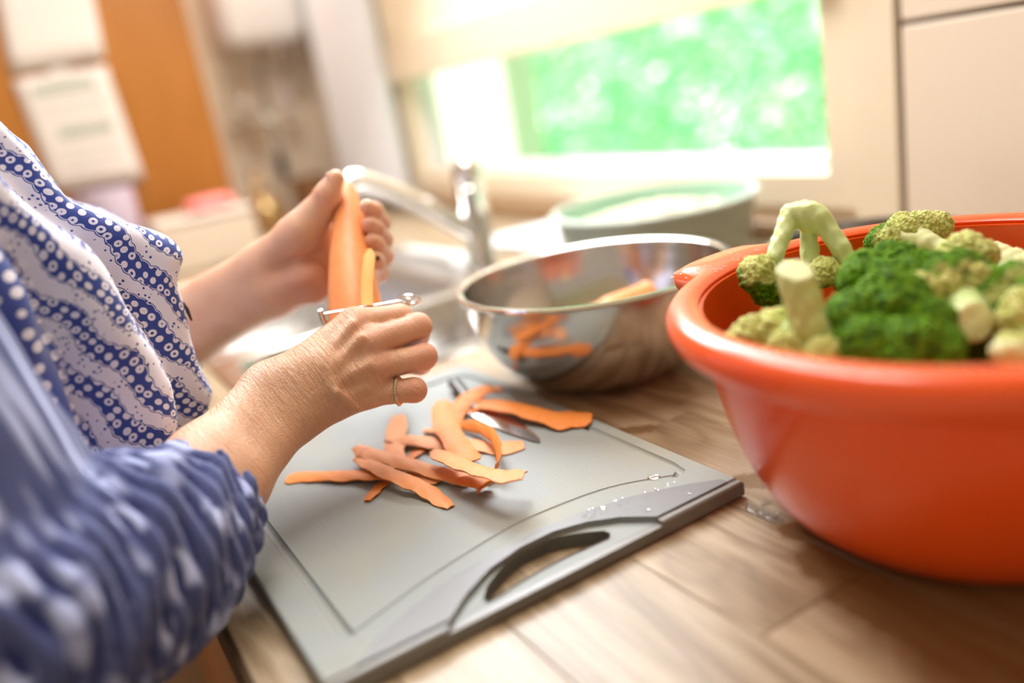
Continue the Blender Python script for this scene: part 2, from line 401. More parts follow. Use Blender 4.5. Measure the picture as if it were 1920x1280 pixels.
def tp(mb, nm, mat=M_chrome): return mb.build(nm, mat, tap)
tp(MB().lathe([(.034, 0), (.034, .006), (.028, .012), (.026, .02)], n=32), 'base')
tp(MB().lathe([(.0245, .012), (.0235, .10), (.0245, .145), (.0245, .150), (.020, .155)], n=32), 'body')
tip = on(668, 342, 0, fx); st = np.array([fx, fy, .005])
tl = tip-st
s0 = np.array([0, -.015, .085]); 
sp = spline([s0, s0*.66+tl*.34+[0, 0, .006], s0*.33+tl*.67+[0, 0, .010], tl+[0, 0, .004], tl+[0, -.018, -.008]], 6)
tp(MB().tube(sp, [.017-.004*i/len(sp) for i in range(len(sp))], 18), 'spout')
tp(MB().tube([tl+[0, -.016, -.002], tl+[0, -.017, -.028]], [.013, .012], 18), 'aerator')
tp(MB().lathe([(.0235, .156), (.0245, .165), (.022, .185), (.012, .195), (0, .196)], n=32), 'cap')
tp(MB().tube([(0, -.0, .182), (-.03, .015, .196), (-.06, .03, .204)], [.010, .008, .007], 12, .6), 'lever')
q = on(690, 478, 2, .006)
dish = thing('dish_brush', 'white handled dish brush lying along the back of the sink', 'brush', (-1.45, .652, .0055))
MB().tube([(-.14, 0, .010), (.0, .0, .012), (.09, .0, .014)], [.008, .009, .011], 12).build('handle', M_white, dish)
MB().lathe([(.026, 0), (.028, .012), (.02, .022), (0, .024)], (.115, 0, .0), 24).build('bristle_head', M_white, dish)

# ------------------------------------------------------------------ chopping board
BX0, BX1, BY0, BY1, BZ = -.822, -.3985, .067, .374, .0125
def boolean(o, cutters, op='DIFFERENCE'):
    for c in cutters:
        md = o.modifiers.new('b', 'BOOLEAN'); md.object = c; md.operation = op; md.solver = 'EXACT'
    dg = bpy.context.evaluated_depsgraph_get(); me = bpy.data.meshes.new_from_object(o.evaluated_get(dg)); o.modifiers.clear(); o.data = me
    for c in cutters: bpy.data.objects.remove(c)
    return o
M_board = NT('board_plastic'); p_ = M_board.pos()
scr = M_board.noise(M_board.mapping(p_, (40, 1500, 40), (0, 0, .9)), 1, 2); scr2 = M_board.noise(M_board.mapping(p_, (50, 1800, 40), (0, 0, 1.6)), 1, 2)
fi = M_board.noise(p_, 1300, 2); st_ = M_board.noise(p_, 9, 3)
cst = M_board.mix(M_board.math('MULTIPLY', M_board.math('SUBTRACT', st_, .45, clamp=True), 2.2, clamp=True), (.27, .295, .29), (.33, .31, .21))
M_board.set(Base_Color=cst, Roughness=M_board.math('ADD', .42, M_board.math('MULTIPLY', scr, .15)))
M_board.b.inputs['Specular IOR Level'].default_value = .32; M_board.bump(M_board.math('ADD', M_board.math('ADD', M_board.math('MULTIPLY', scr, .5), M_board.math('MULTIPLY', scr2, .5)), M_board.math('MULTIPLY', fi, .5)), .00035, .7); M_board = M_board.m
M_bdark = plain('board_rim_plastic', (.20, .19, .175), .34, bump=.0001, bscale=900)
M_grip = plain('board_grip', (.17, .17, .175), .42, bump=.00008, bscale=1500)
W2 = lambda L, z=BZ: [tuple(on(a, b, 2, z)[:2]) for a, b in L]
board = thing('chopping_board', 'grey plastic chopping board with a handle slot, under the carrot peelings', 'cutting board', ((BX0+BX1)/2, (BY0+BY1)/2, 0))
rec = W2([(833, 1185), (850, 1152), (875, 1114), (917, 1068), (975, 1027), (1037, 997), (1100, 979), (1162, 970), (1229, 969)])
rec_poly = rec+[(BX1+.02, rec[-1][1]), (BX1+.02, rec[0][1])]
hole = W2([(906, 1122), (913, 1098), (929, 1077), (950, 1055), (975, 1035), (1017, 1014), (1048, 1005), (1079, 1000), (1110, 996), (1133, 994), (1144, 999), (1142, 1007), (1117, 1018), (1065, 1041), (1017, 1066), (970, 1093), (933, 1117), (915, 1126)], .010)
base = MB().box((BX0, BY0, .0005), (BX1-.0065, BY1, BZ), .0012).build('slab', M_board)
arc = W2([(1270, 890), (1142, 914), (1017, 960), (933, 1002), (808, 1081), (700, 1160), (660, 1190)])
gz = BZ+.0012
gpath = []
gx1 = on(1300, 880, 2, BZ)[0]
loop_ = [(BX0+.028, BY0+.026), (BX0+.028, BY1-.020), (gx1-.01, BY1-.020)]
gpts = [(on(645, 1208, 2, BZ)[0], BY0+.026)]
# groove: left edge, far edge, right edge, then the long curved line before the handle
gl = [(-.435, BY0+.026), (BX0+.05, BY0+.026), (BX0+.035, BY0+.029), (BX0+.028, BY0+.045), (BX0+.028, BY1-.035), (BX0+.035, BY1-.019), (BX0+.05, BY1-.0155), (gx1-.020, BY1-.0155), (gx1-.006, BY1-.018), (gx1, BY1-.027)]
c1 = MB().tube([(a, b, gz) for a, b in gl], .0042, 10).build('c', None)
c2 = MB().tube([(a, b, BZ+.0006) for a, b in spline(arc, 6)], .0016, 8).build('c', None)
c3 = MB().prism(rec_poly, .0090, .05).build('c', None, smooth=False)
c4 = MB().prism(hole, -.05, .05).build('c', None, smooth=False)
boolean(base, [c1, c2, c3, c4]); base.data.materials.clear(); base.data.materials.append(M_board)
autosmooth(base.data, 40); base.parent = board; base.matrix_parent_inverse = Matrix.Translation(board.location).inverted()
rim = MB().box((BX1-.0063, BY0, .0005), (BX1, BY1, BZ-.0006), .0012).build('end_rail', M_bdark)
c3 = MB().prism(rec_poly, .0090, .05).build('c', None, smooth=False)
boolean(rim, [c3]); rim.data.materials.clear(); rim.data.materials.append(M_bdark); rim.parent = board; rim.matrix_parent_inverse = Matrix.Translation(board.location).inverted()
pan = W2([(1352, 899), (1290, 908), (1183, 931), (1100, 958), (1017, 990), (933, 1035), (850, 1081), (767, 1143), (704, 1202), (665, 1250)])
pan = [(BX1-.0068, pan[0][1])]+pan+[(BX1-.0068, pan[-1][1])]
panel = MB().prism(pan, BZ-.0006, BZ+.0005).build('grip_panel', M_grip, smooth=False)
c3 = MB().prism([(a, b) for a, b in rec]+[(BX1+.02, rec[-1][1]), (BX1+.02, rec[0][1])], -.02, .05).build('c', None, smooth=False)
boolean(panel, [c3]); panel.data.materials.clear(); panel.data.materials.append(M_grip); panel.parent = board; panel.matrix_parent_inverse = Matrix.Translation(board.location).inverted()
# floor of the recess round the slot
rp = [(a, b) for a, b in rec]+[(BX1-.0064, rec[-1][1]), (BX1-.0064, rec[0][1])]
rf = MB().prism(rp, .0086, .0096).build('handle_recess', M_grip, smooth=False)
c4 = MB().prism(hole, -.05, .05).build('c', None, smooth=False)
boolean(rf, [c4]); rf.data.materials.clear(); rf.data.materials.append(M_bdark); rf.parent = board; rf.matrix_parent_inverse = Matrix.Translation(board.location).inverted()
hl = MB()
n_ = len(hole)
cx_ = sum(a for a, b in hole)/n_; cy_ = sum(b for a, b in hole)/n_
hv = [(a, b, .0008) for a, b in hole]+[(a, b, .0100) for a, b in hole]+[(cx_+(a-cx_)*1.0+.0008*(1 if a > cx_ else -1), b, .0100) for a, b in hole]
hl.add(hv[:2*n_], [(i, (i+1) % n_, n_+(i+1) % n_, n_+i) for i in range(n_)])
child(hl, 'slot_lining', M_bdark, board)

# paring knife on the board
kz = BZ+.0035
kt, kb = on(1012, 830, 2, BZ+.001), on(893, 768, 2, kz)
ke = on(856, 722, 2, kz+.004)
knife = thing('paring_knife', 'small paring knife with dark handle lying among the peelings on the board', 'knife', tuple(kb))
L_ = [(0, .55), (.15, .8), (.35, .98), (.6, .92), (.8, .70), (.93, .42), (1, .06)]
ax = kt-kb; sd = _n(np.cross([0, 0, 1], ax)); wv = .0125
v = []; f = []
for t, w_ in L_:
    c = ax*t
    sgn_top = -1
    v += [c+sd*wv*w_*.95+[0, 0, 0.0], c-sd*wv*(.75*(1-t**3)), c+[0, 0, .0011*(1-t)]+sd*(-.003*(1-t))]
k = len(L_)
for j in range(k-1):
    a, b = j*3, j*3+3
    f += [(a, b, b+2, a+2), (a+2, b+2, b+1, a+1), (a+1, b+1, b, a)]
f.append((0, 2, 1))
MB().add(v, f).build('blade', plain('knife_steel', (.80, .80, .80), .16, 1.0, var=.02), knife, sharp=20)
MB().tube(spline([ax*.04, (ke-kb)*.25, (ke-kb)*.6, (ke-kb)*1.0, (ke-kb)*1.15], 4), [.004, .0055, .006, .0062, .0066, .0068, .0068, .0068, .007, .007, .0072, .007, .0072, .0074, .0074, .007, .004][:17], 12, .7).build('handle', plain('black_handle', (.03, .03, .035), .3), knife)

# carrot peelings
def carrot_mat(name, c0, c1):
    t = NT(name); p = t.pos()
    n1 = t.noise(p, 160, 3); n2 = t.noise(p, 1200, 2)
    t.set(Base_Color=t.mix(n1, c0, c1), Roughness=.55, Specular_IOR_Level=.3, Subsurface_Weight=.25, Subsurface_Radius=(.006, .002, .0007), Subsurface_Scale=1.0)
    t.bump(t.math('ADD', n1, t.math('MULTIPLY', n2, .4)), .0005, .6); return t.m
M_peel = carrot_mat('peeling_inner', (.78, .27, .09), (.84, .36, .15))
M_peel2 = carrot_mat('peeling_outer', (.74, .20, .03), (.84, .28, .06))
peels = [ # label, px path, heights (m above board), width px, twist, material
 ('long curl of carrot peel pointing at the rolled sleeve, leftmost on the board', [(537, 898), (569, 893), (620, 891), (672, 890), (703, 890), (738, 887)], [.001, .0015, .003, .004, .006, .008], 19, 0, 1),
 ('short upright carrot peel with rounded pale tip left of the pile', [(747, 779), (744, 800), (741, 822), (740, 850), (737, 880)], [.004, .004, .004, .006, .007], 27, 0, 0),
 ('narrow carrot peel crossing the pile from its pointed left tip', [(667, 838), (680, 845), (693, 850), (741, 863), (792, 877), (844, 891), (880, 900)], [.012, .010, .009, .009, .008, .006, .003], 20, .1, 0),
 ('carrot peel bent over the pile and ending nearest the board handle', [(668, 858), (693, 869), (722, 884), (761, 900), (799, 918), (823, 936), (845, 951)], [.006, .008, .0105, .009, .005, .002, .001], 22, 0, 0),
 ('thin carrot peel under the pile with a narrow tail pointing at the sleeve', [(806, 832), (780, 850), (748, 877), (715, 909), (700, 925), (688, 939)], [.001, .001, .001, .001, .001, .001], 15, .2, 1),
 ('straight carrot peel lying crosswise below the knife', [(726, 821), (775, 824), (827, 831), (878, 833), (940, 838), (982, 833)], [.006, .006, .005, .003, .002, .001], 20, 0, 0),
 ('wide carrot peel standing tallest in the middle of the pile', [(828, 752), (831, 783), (846, 815), (868, 845), (890, 864)], [.015, .014, .013, .012, .010], 32, 0, 1),
 ('carrot peel arching over the knife handle', [(918, 724), (888, 738), (864, 759), (851, 783), (850, 800)], [.010, .011, .008, .004, .002], 27, 0, 1),
 ('long deep orange carrot peel stretching over the knife to the board edge', [(873, 772), (890, 758), (930, 757), (981, 767), (1033, 781), (1078, 783), (1110, 782)], [.003, .006, .009, .009, .006, .004, .003], 25, 0, 1),
 ('thin carrot peel curled into an upright hoop', [(853, 797), (888, 799), (917, 812), (931, 833), (934, 858), (926, 883), (912, 905)], [.004, .008, .014, .017, .014, .006, .002], 15, .9, 1),
 ('broad ruffled carrot peel with a torn pointed end', [(815, 845), (837, 856), (871, 871), (906, 882), (940, 888), (984, 889)], [.017, .020, .022, .024, .025, .024], 30, -.2, 0),
 ('small folded carrot peel under the ruffled one', [(862, 897), (890, 901), (912, 908), (899, 918)], [.008, .009, .008, .002], 22, 0, 1),
 ('short pale carrot peel tucked under the crossing pair', [(766, 885), (799, 893), (824, 903)], [.002, .003, .002], 18, 0, 0),
 ('tiny scrap of carrot peel beside the knife handle', [(926, 735), (934, 729), (941, 727)], [.001, .002, .002], 10, 0, 1),
 ('small carrot peel end behind the crosswise one', [(796, 806), (812, 807), (824, 810)], [.002, .003, .003], 10, 0, 0),
]
for pi, (lab, path, hs, wpx, tw, mi) in enumerate(peels):
    pr = random.Random(pi)
    P = np.array([on(a, b, 2, BZ+h) for (a, b), h in zip(path, hs)])
    S = spline(P, 7); org = S[0].copy(); k = len(S); n = 6
    v = []; f = []
    for j in range(k):
        t = _n(S[min(j+1, k-1)]-S[max(j-1, 0)]); d = np.linalg.norm(S[j]-CAM)
        wd = wpx*1.4*d/F/2
        s_ = j/(k-1); endt = min(1, (math.sin(math.pi*min(max(s_, .03), .97)))**.35*1.25)
        wd *= endt*(1+.07*math.sin(j*.8+pi)+.045*pr.uniform(-1, 1))
        sd = np.cross([0, 0, 1], t); sd = _n(sd); up = _n(np.cross(t, sd))
        # widths given in the picture are foreshortened when they run away from the lens
        toc = _n(CAM-S[j]); fs = np.linalg.norm(sd-toc*(sd@toc)); wd /= max(fs, .45)
        a = tw*(.6+.4*math.sin(s_*3)); s2 = sd*math.cos(a)+up*math.sin(a); u2 = -sd*math.sin(a)+up*math.cos(a)
        for i in range(n+1):
            q = (i/n*2-1); v.append(S[j]+s2*q*wd+u2*(-.0009*q*q*(wd/.006)+.0003*math.sin(j*.9+i*1.3+pi)) - org)
    nv = len(v)
    nrm = [0, 0, .0011]
    v += [a+np.array(nrm) for a in v]
    for j in range(k-1):
        for i in range(n):
            a = j*(n+1)+i; f.append((a, a+1, a+n+2, a+n+1)); f.append((nv+a, nv+a+n+1, nv+a+n+2, nv+a+1))
    for j in range(k-1):
        for e in (0, n): a = j*(n+1)+e; f.append((a, a+n+1, nv+a+n+1, nv+a))
    for i in range(n):
        for j in (0, k-1): a = j*(n+1)+i; f.append((a, nv+a, nv+a+1, a+1))
    # keep the ribbon above the board
    v = [np.array(a) for a in v]; off = [org[0], org[1], org[2]]
    for a in v:
        if a[2]+org[2] < BZ+.0004: a[2] = BZ+.0004-org[2]
    for q in range(nv): 
        if v[nv+q][2]-v[q][2] < .0009: v[nv+q][2] = v[q][2]+.0009
    o = MB().add(v, f).build('carrot_peeling', M_peel2 if mi else M_peel, sharp=50); o.location = org
    tag(o, lab, 'carrot peel', 'carrot peelings on the chopping board')

# ------------------------------------------------------------------ bowls
mcx, mcy = -.695, .476
mbowl = thing('mixing_bowl', 'round stainless steel mixing bowl standing beyond the chopping board', 'bowl', (mcx, mcy, .0))
pro = [(.060, .001), (.066, .0012), (.082, .008), (.100, .022), (.115, .042), (.1255, .065), (.131, .088), (.1335, .105)]
out = pro+[(.1345, .1075), (.1385, .1085), (.1400, .1065), (.1385, .1045)]
rimp = [(.1342, .1055), (.1385, .1045), (.1400, .1065), (.1385, .1088), (.1345, .1090), (.1322, .1075)]
inn = [(r-.0012, z+.0012) for r, z in pro[::-1]]
pr_ = spline([(r, z) for r, z in pro], 5); pr_in = [(r-.0012, z+.0012) for r, z in pr_[::-1]]
M_bowl = NT('polished_steel'); p_ = M_bowl.obj(); M_bowl.set(Base_Color=(.62, .595, .56), Metallic=1.0, Roughness=.17); M_bowl.bump(M_bowl.noise(M_bowl.mapping(p_, (6, 6, 500)), 1, 2), .00005); M_bowl = M_bowl.m
MB().lathe([(.0, .001)]+list(map(tuple, pr_))+pr_in+[(0, .0022)], n=96).build('shell', M_bowl, mbowl)
MB().lathe(rimp, n=96, closed=True).build('rim', M_chrome, mbowl)
M_carrot = NT('peeled_carrot'); p_ = M_carrot.pos(); n1 = M_carrot.noise(p_, 90, 3)
M_carrot.set(Base_Color=M_carrot.mix(n1, (.86, .27, .07), (.93, .38, .14)), Roughness=.48, Subsurface_Weight=.3, Subsurface_Radius=(.006, .002, .0007), Subsurface_Scale=1.0)
M_carrot.bump(M_carrot.noise(p_, 300, 3), .0004, .6); M_carrot = M_carrot.m
for k, (px, py, z, a, ln, lab) in enumerate([(1130, 575, .062, .5, .09, 'peeled carrot piece nearest the rim inside the steel bowl'), (1170, 560, .072, 1.5, .08, 'peeled carrot piece lying across on top inside the steel bowl'), (1080, 590, .05, 2.4, .10, 'peeled carrot piece at the sink side inside the steel bowl')]):
    c = np.array([mcx+(-.030, -.01, .02)[k], mcy+(.01, .035, -.03)[k], (.036, .056, .036)[k]]); d = np.array([math.cos(a), math.sin(a), .05])*ln/2
    o = MB().tube(spline([-d*1.02, -d*.97, -d*.3, d*.5, d*.95, d*1.02], 4), [.004]+[.011]*3+[.014]*4+[.0165]*8+[.018]*4+[.006], 16).build('carrot', M_carrot); o.location = c
    tag(o, lab, 'carrot', 'peeled carrots in the steel bowl')

rcx, rcy = -.298, .465
M_red = NT('red_plastic'); M_red.set(Base_Color=(.84, .095, .008), Roughness=.28, Subsurface_Weight=.15, Subsurface_Radius=(.012, .003, .001), Subsurface_Scale=1.0, Coat_Weight=.3, Coat_Roughness=.1)
M_red.bump(M_red.noise(M_red.obj(), 120, 2), .0002); M_red = M_red.m
rb = thing('plastic_bowl', 'large orange-red plastic bowl heaped with broccoli florets', 'bowl', (rcx, rcy, 0))
rprof = spline([(.098, .002), (.104, .003), (.122, .022), (.137, .055), (.147, .092), (.151, .120), (.1525, .140)], 6)
hang = math.atan2(*( (on(1372, 482, 2, .147)[:2]-[rcx, rcy])[::-1]))
def lip(a, ext):
    e = 0
    for h0 in (hang, hang+math.pi):
        d = (a-h0+math.pi) % (2*math.pi)-math.pi; e += math.exp(-(d/.24)**8)
    return ext*e
n = 128
def ring(r, z, ext=0, drop=0): return [((r+lip(2*math.pi*i/n, ext))*math.cos(2*math.pi*i/n), (r+lip(2*math.pi*i/n, ext))*math.sin(2*math.pi*i/n), z+lip(2*math.pi*i/n, drop)) for i in range(n)]
L = [ring(.001, .006), ring(.09, .0055)]+[ring(r-.0022, z+.003) for r, z in rprof]
L2 = [ring(.1525, .1455), ring(.156, .1485), ring(.162, .1490, .010), ring(.169, .1465, .026), ring(.1735, .1410, .032), ring(.1740, .1345, .033), ring(.1715, .1285, .031), ring(.1690, .1265, .030), ring(.1680, .1300, .028), ring(.1660, .1360, .018), ring(.160, .1385, .006), ring(.1545, .1380)]
L3 = [ring(r, z) for r, z in rprof[::-1]]+[ring(.097, .0005), ring(.090, .0005), ring(.088, .003), ring(.001, .003)]
loops(MB(), L+L3[::-1][::-1] if False else L, False)
mbb = MB(); loops(mbb, L+[ring(.1503+.0022, .1432)]+[ring(.1545, .1400)]+L3, False); mbb.build('shell', M_red, rb)
mbl = MB(); loops(mbl, L2+[L2[0]], False); mbl.build('lip', M_red, rb)

gcx, gcy = -.985, .800
pot = thing('green_pot', 'mint green round pot with pale rim at the back of the worktop below the window', 'pot', (gcx, gcy, 0))
M_mint = plain('mint_enamel', (.42, .66, .50), .25, var=.03); M_potout = plain('grey_green_enamel', (.33, .37, .30), .3, var=.05)
pp = spline([(.120, .001), (.128, .004), (.136, .03), (.143, .07), (.147, .100)], 5)
MB().lathe([(0, .001)]+list(map(tuple, pp))+[(.1455, .1005)]+[(r-.003, z+.001) for r, z in pp[::-1]][1:]+[(0, .005)], n=72).build('body', M_potout, pot)
MB().lathe([(r-.0032, z+.0012) for r, z in pp[::-1]]+[(.11, .0055), (0, .0055)], n=72, cap=False).build('lining', M_mint, pot)
MB().lathe([(.1425, .099), (.150, .098), (.152, .101), (.149, .104), (.1425, .1035)], n=72, closed=True).build('rim', plain('pale_rim', (.72, .84, .76), .25), pot)
M_caul = plain('pale_florets', (.88, .80, .58), .7, bump=.001, bscale=150, var=.25)
mb = MB(); r5 = random.Random(5)
cf = []
import bmesh
def ico(sub):
    bm = bmesh.new(); bmesh.ops.create_icosphere(bm, subdivisions=sub, radius=1); v = [tuple(a.co) for a in bm.verts]; f = [tuple(a.index for a in q.verts) for q in bm.faces]; bm.free(); return np.array(v), f
I2, I3, I5 = ico(2), ico(3), ico(5)
for k in range(150):
    a = r5.uniform(0, 6.28); rr_ = .108*math.sqrt(r5.random()); s_ = r5.uniform(.008, .014)
    z = .066+.018*(1-(rr_/.12)**2)+r5.uniform(0, .004)
    mb.add(I2[0]*s_*np.array([1, r5.uniform(.6, 1), .8])+[rr_*math.cos(a), rr_*math.sin(a), z], I2[1])
o = mb.build('chopped_vegetable', M_caul); o.location = (gcx, gcy, 0)
tag(o, 'chopped pale vegetable heaped inside the mint green pot', 'vegetable', kind='stuff')

# ------------------------------------------------------------------ the person: one distance field meshed as one surface
f32 = np.float32
def smin(a, b, k):
    h = np.clip(.5+.5*(b-a)/k, 0, 1); return b*(1-h)+a*h-k*h*(1-h)
def cap(p, a, b, ra, rb):
    ba = (b-a).astype(f32); pa = p-a.astype(f32)
    h = np.clip(pa@ba/f32(ba@ba), 0, 1)
    q = pa-h[:, None]*ba
    return np.sqrt(np.einsum('ij,ij->i', q, q))-(ra+(rb-ra)*h)
class Grp:                                   # chain of tapered limbs blended with k
    def __init__(s, caps, k): 
        s.c = [(np.array(a, float), np.array(b, float), ra, rb) for a, b, ra, rb in caps]; s.k = k
        P = np.array([x for c in s.c for x in c[:2]]); rm = max(max(c[2], c[3]) for c in s.c)
        s.lo = P.min(0)-rm-k; s.hi = P.max(0)+rm+k
    def near(s, lo, hi, m): return bool(np.all(s.lo-m < hi) and np.all(s.hi+m > lo))
    def __call__(s, p):
        d = None
        for c in s.c:
            e = cap(p, *c); d = e if d is None else smin(d, e, s.k)
        return d
def surfnet(fun, lo, hi, h, B=16):
    """mesh of fun = 0: only blocks that the surface crosses are sampled finely"""
    lo = np.array(lo, float); nb = np.ceil((np.array(hi)-lo)/(h*B)).astype(int); N = nb*B+2
    g = np.stack(np.meshgrid(*[np.arange(k) for k in nb], indexing='ij'), -1).reshape(-1, 3)
    cen = (lo+(g+.5)*h*B).astype(f32)
    vals = np.concatenate([fun(cen[i:i+4096], None) for i in range(0, len(cen), 4096)])
    g = g[np.abs(vals) < h*B*.95+.004]
    n1 = B+1; off = np.stack(np.meshgrid(*[np.arange(n1)]*3, indexing='ij'), -1).reshape(-1, 3)
    cid = lambda ijk: (ijk[..., 0].astype(np.int64)*N[1]+ijk[..., 1])*N[2]+ijk[..., 2]
    VI, VP, Q = [], [], []
    CH = 24
    for s_ in range(0, len(g), CH):
        gb = g[s_:s_+CH]; nodes = gb[:, None, :]*B+off[None]
        P = (lo+nodes*h).reshape(-1, 3).astype(f32)
        bx = (lo+gb.min(0)*B*h, lo+(gb.max(0)+1)*B*h)
        D = fun(P, bx).reshape(len(gb), n1, n1, n1)
        S = D < 0
        acc = np.zeros((len(gb), B, B, B, 3), f32); cnt = np.zeros((len(gb), B, B, B), f32)
        for ax in range(3):
            for u in (0, 1):
                for w_ in (0, 1):
                    sl0 = [slice(0, B)]*3; sl1 = [slice(0, B)]*3; o = [0, 0, 0]
                    a1, a2 = [q for q in range(3) if q != ax]
                    for aa, uu in ((a1, u), (a2, w_)):
                        sl0[aa] = slice(uu, B+uu); sl1[aa] = slice(uu, B+uu); o[aa] = uu
                    sl0[ax] = slice(0, B); sl1[ax] = slice(1, B+1)
                    A_ = D[(slice(None), *sl0)]; B_ = D[(slice(None), *sl1)]
                    cr = (A_ < 0) != (B_ < 0)
                    t = np.where(cr, A_/(np.where(cr, A_-B_, 1)), 0)
                    cnt += cr
                    acc[..., ax] += t; acc[..., a1] += cr*o[a1]; acc[..., a2] += cr*o[a2]
        act = np.argwhere(cnt > 0)
        if len(act):
            ijk = gb[act[:, 0]]*B+act[:, 1:]
            VI.append(cid(ijk)); VP.append(lo+(ijk+acc[tuple(act.T)]/cnt[tuple(act.T)][:, None])*h)
        for ax in range(3):
            a1, a2 = [(1, 2), (2, 0), (0, 1)][ax]
            sl0 = [slice(0, B)]*3; sl1 = [slice(0, B)]*3; sl1[ax] = slice(1, B+1)
            A_ = S[(slice(None), *sl0)]; B_ = S[(slice(None), *sl1)]
            ed = np.argwhere(A_ != B_)
            if not len(ed): continue
            base = gb[ed[:, 0]]*B+ed[:, 1:]; flip = A_[tuple(ed.T)]
            e1 = np.zeros(3, int); e1[a1] = 1; e2 = np.zeros(3, int); e2[a2] = 1
            q = np.stack([cid(base-e1-e2), cid(base-e2), cid(base), cid(base-e1)], 1)
            q[~flip] = q[~flip][:, ::-1]; Q.append(q)
    VI = np.concatenate(VI); VP = np.concatenate(VP); Q = np.concatenate(Q)
    o = np.argsort(VI); VI = VI[o]; VP = VP[o]
    ix = np.searchsorted(VI, Q); ix = np.clip(ix, 0, len(VI)-1); ok = (VI[ix] == Q).all(1); F_ = ix[ok]
    return VP, F_
def npmesh(name, V, Fq):
    me = bpy.data.meshes.new(name); me.vertices.add(len(V)); me.vertices.foreach_set('co', V.astype(f32).ravel())
    me.loops.add(Fq.size); me.loops.foreach_set('vertex_index', Fq.astype(np.int32).ravel())
    me.polygons.add(len(Fq)); me.polygons.foreach_set('loop_start', np.arange(len(Fq), dtype=np.int32)*4)
    me.update(calc_edges=True); me.validate(); return me
def attr(me, name, arr):
    a = me.attributes.new(name, 'FLOAT_VECTOR' if arr.ndim == 2 else 'FLOAT', 'POINT'); a.data.foreach_set('vector' if arr.ndim == 2 else 'value', arr.astype(f32).ravel())

A = at
# right arm (near)
rW = A(528, 752, .640); rC = A(402, 893, .585); rE = A(140, 1160, .47); rS = np.array([-.60, -.13, .42])
def perp(a, b, px, py, depth):      # unit vector across a limb as it shows in the picture
    return _n(np.array(px)-np.array(py))
acr = _n(A(470, 690, .63)-A(588, 812, .63))
def flat2(a, b, ra, rb, sa, sb): return [(a+acr*sa, b+acr*sb, ra, rb), (a-acr*sa, b-acr*sb, ra, rb)]
farm = flat2(rC, rW, .0230, .0185, .0125, .0135)+flat2(rE, rC, .030, .0230, .008, .0125)
G_rarm = Grp(farm+[(rE, rS, .034, .038)], .020)
mcI, mcM, mcR, mcL = A(664, 606, .676), A(692, 642, .668), A(700, 690, .664), A(688, 737, .664)
palm = [(A(548, 695, .650), mcI, .0135, .0125), (A(560, 725, .640), mcM, .0150, .0125), (A(563, 757, .640), mcR, .0150, .0122), (A(566, 782, .645), mcL, .0135, .0118),
        (rW+acr*.012, A(600, 690, .650), .0185, .016), (rW-acr*.012, A(610, 745, .650), .0185, .015),
        (A(640, 690, .672), A(660, 660, .685), .014, .014)]
G_rpalm = Grp(palm, .012)
tend = [(A(580, 728, .633), A(676, 634, .6522), .0030, .0034), (A(580, 745, .631), A(690, 684, .6492), .0030, .0032), (A(588, 705, .639), A(660, 608, .6585), .0030, .0036), (A(590, 770, .634), A(684, 727, .652), .0026, .0028),
        (A(606, 690, .638), A(632, 735, .6325), .0016, .0018), (A(632, 735, .6325), A(672, 768, .648), .0018, .0012), (mcM+(A(692, 642, .6575)-A(692, 642, .668)), A(715, 634, .668), .0040, .003), (mcI+(A(664, 606, .664)-A(664, 606, .676)), A(690, 600, .680), .0040, .003), (mcR+(A(700, 690, .654)-A(700, 690, .664)), A(725, 684, .664), .0038, .003)]
G_rtend = Grp(tend, .003)
def chain(pts, rs, k=.004): return Grp([(pts[i], pts[i+1], rs[i], rs[i+1]) for i in range(len(pts)-1)], k)
rI = chain([mcI, A(750, 594, .698), A(752, 608, .722), A(722, 616, .727)], [.0118, .0103, .0090, .0078])
rM = chain([mcM, A(784, 612, .690), A(783, 628, .716), A(742, 640, .722)], [.0118, .0108, .0096, .0082])
rR = chain([mcR, A(795, 668, .682), A(788, 680, .708), A(748, 684, .712)], [.0115, .0103, .0094, .0080])
rL = chain([mcL, A(777, 731, .672), A(768, 733, .695), A(733, 726, .700)], [.0108, .0095, .0086, .0075])
rT = chain([A(560, 700, .662), A(628, 650, .705), A(690, 622, .722), A(728, 600, .724)], [.0150, .0125, .0108, .0090], .008)
# left arm (far)
lW = A(508, 525, .800); lC = A(360, 606, .845); lE = A(210, 690, .90); lS = np.array([-1.0, -.13, .42])
acl = _n(A(470, 440, .8)-A(535, 600, .8))
lf = [(lC+acl*.012, lW+acl*.014, .0260, .0200), (lC-acl*.012, lW-acl*.013, .0245, .0200), (lE, lC+acl*.008, .034, .025), (lE, lC-acl*.008, .034, .025)]
G_larm = Grp(lf+[(lE, lS, .038, .048)], .020)
lpalm = [(lW+acl*.014, A(566, 438, .775), .0225, .0190), (lW-acl*.012, A(574, 520, .783), .0230, .0185), (lW, A(640, 452, .815), .019, .013), (A(540, 520, .81), A(645, 505, .812), .018, .013), (A(545, 520, .81), A(648, 535, .806), .018, .012),
         (A(560, 470, .80), A(600, 480, .80), .018, .016), (A(575, 440, .800), A(640, 430, .815), .0185, .014), (A(575, 500, .800), A(640, 490, .812), .018, .014)]
G_lpalm = Grp([lpalm[0]]+lpalm[2:], .012); G_lhyp = Grp([lpalm[1], (A(560, 532, .80), A(590, 543, .79), .019, .014)], .010)
lT = chain([A(560, 440, .780), A(592, 402, .772), A(614, 366, .764), A(630, 334, .760)], [.0180, .0140, .0108, .0078], .008)
lfi = []
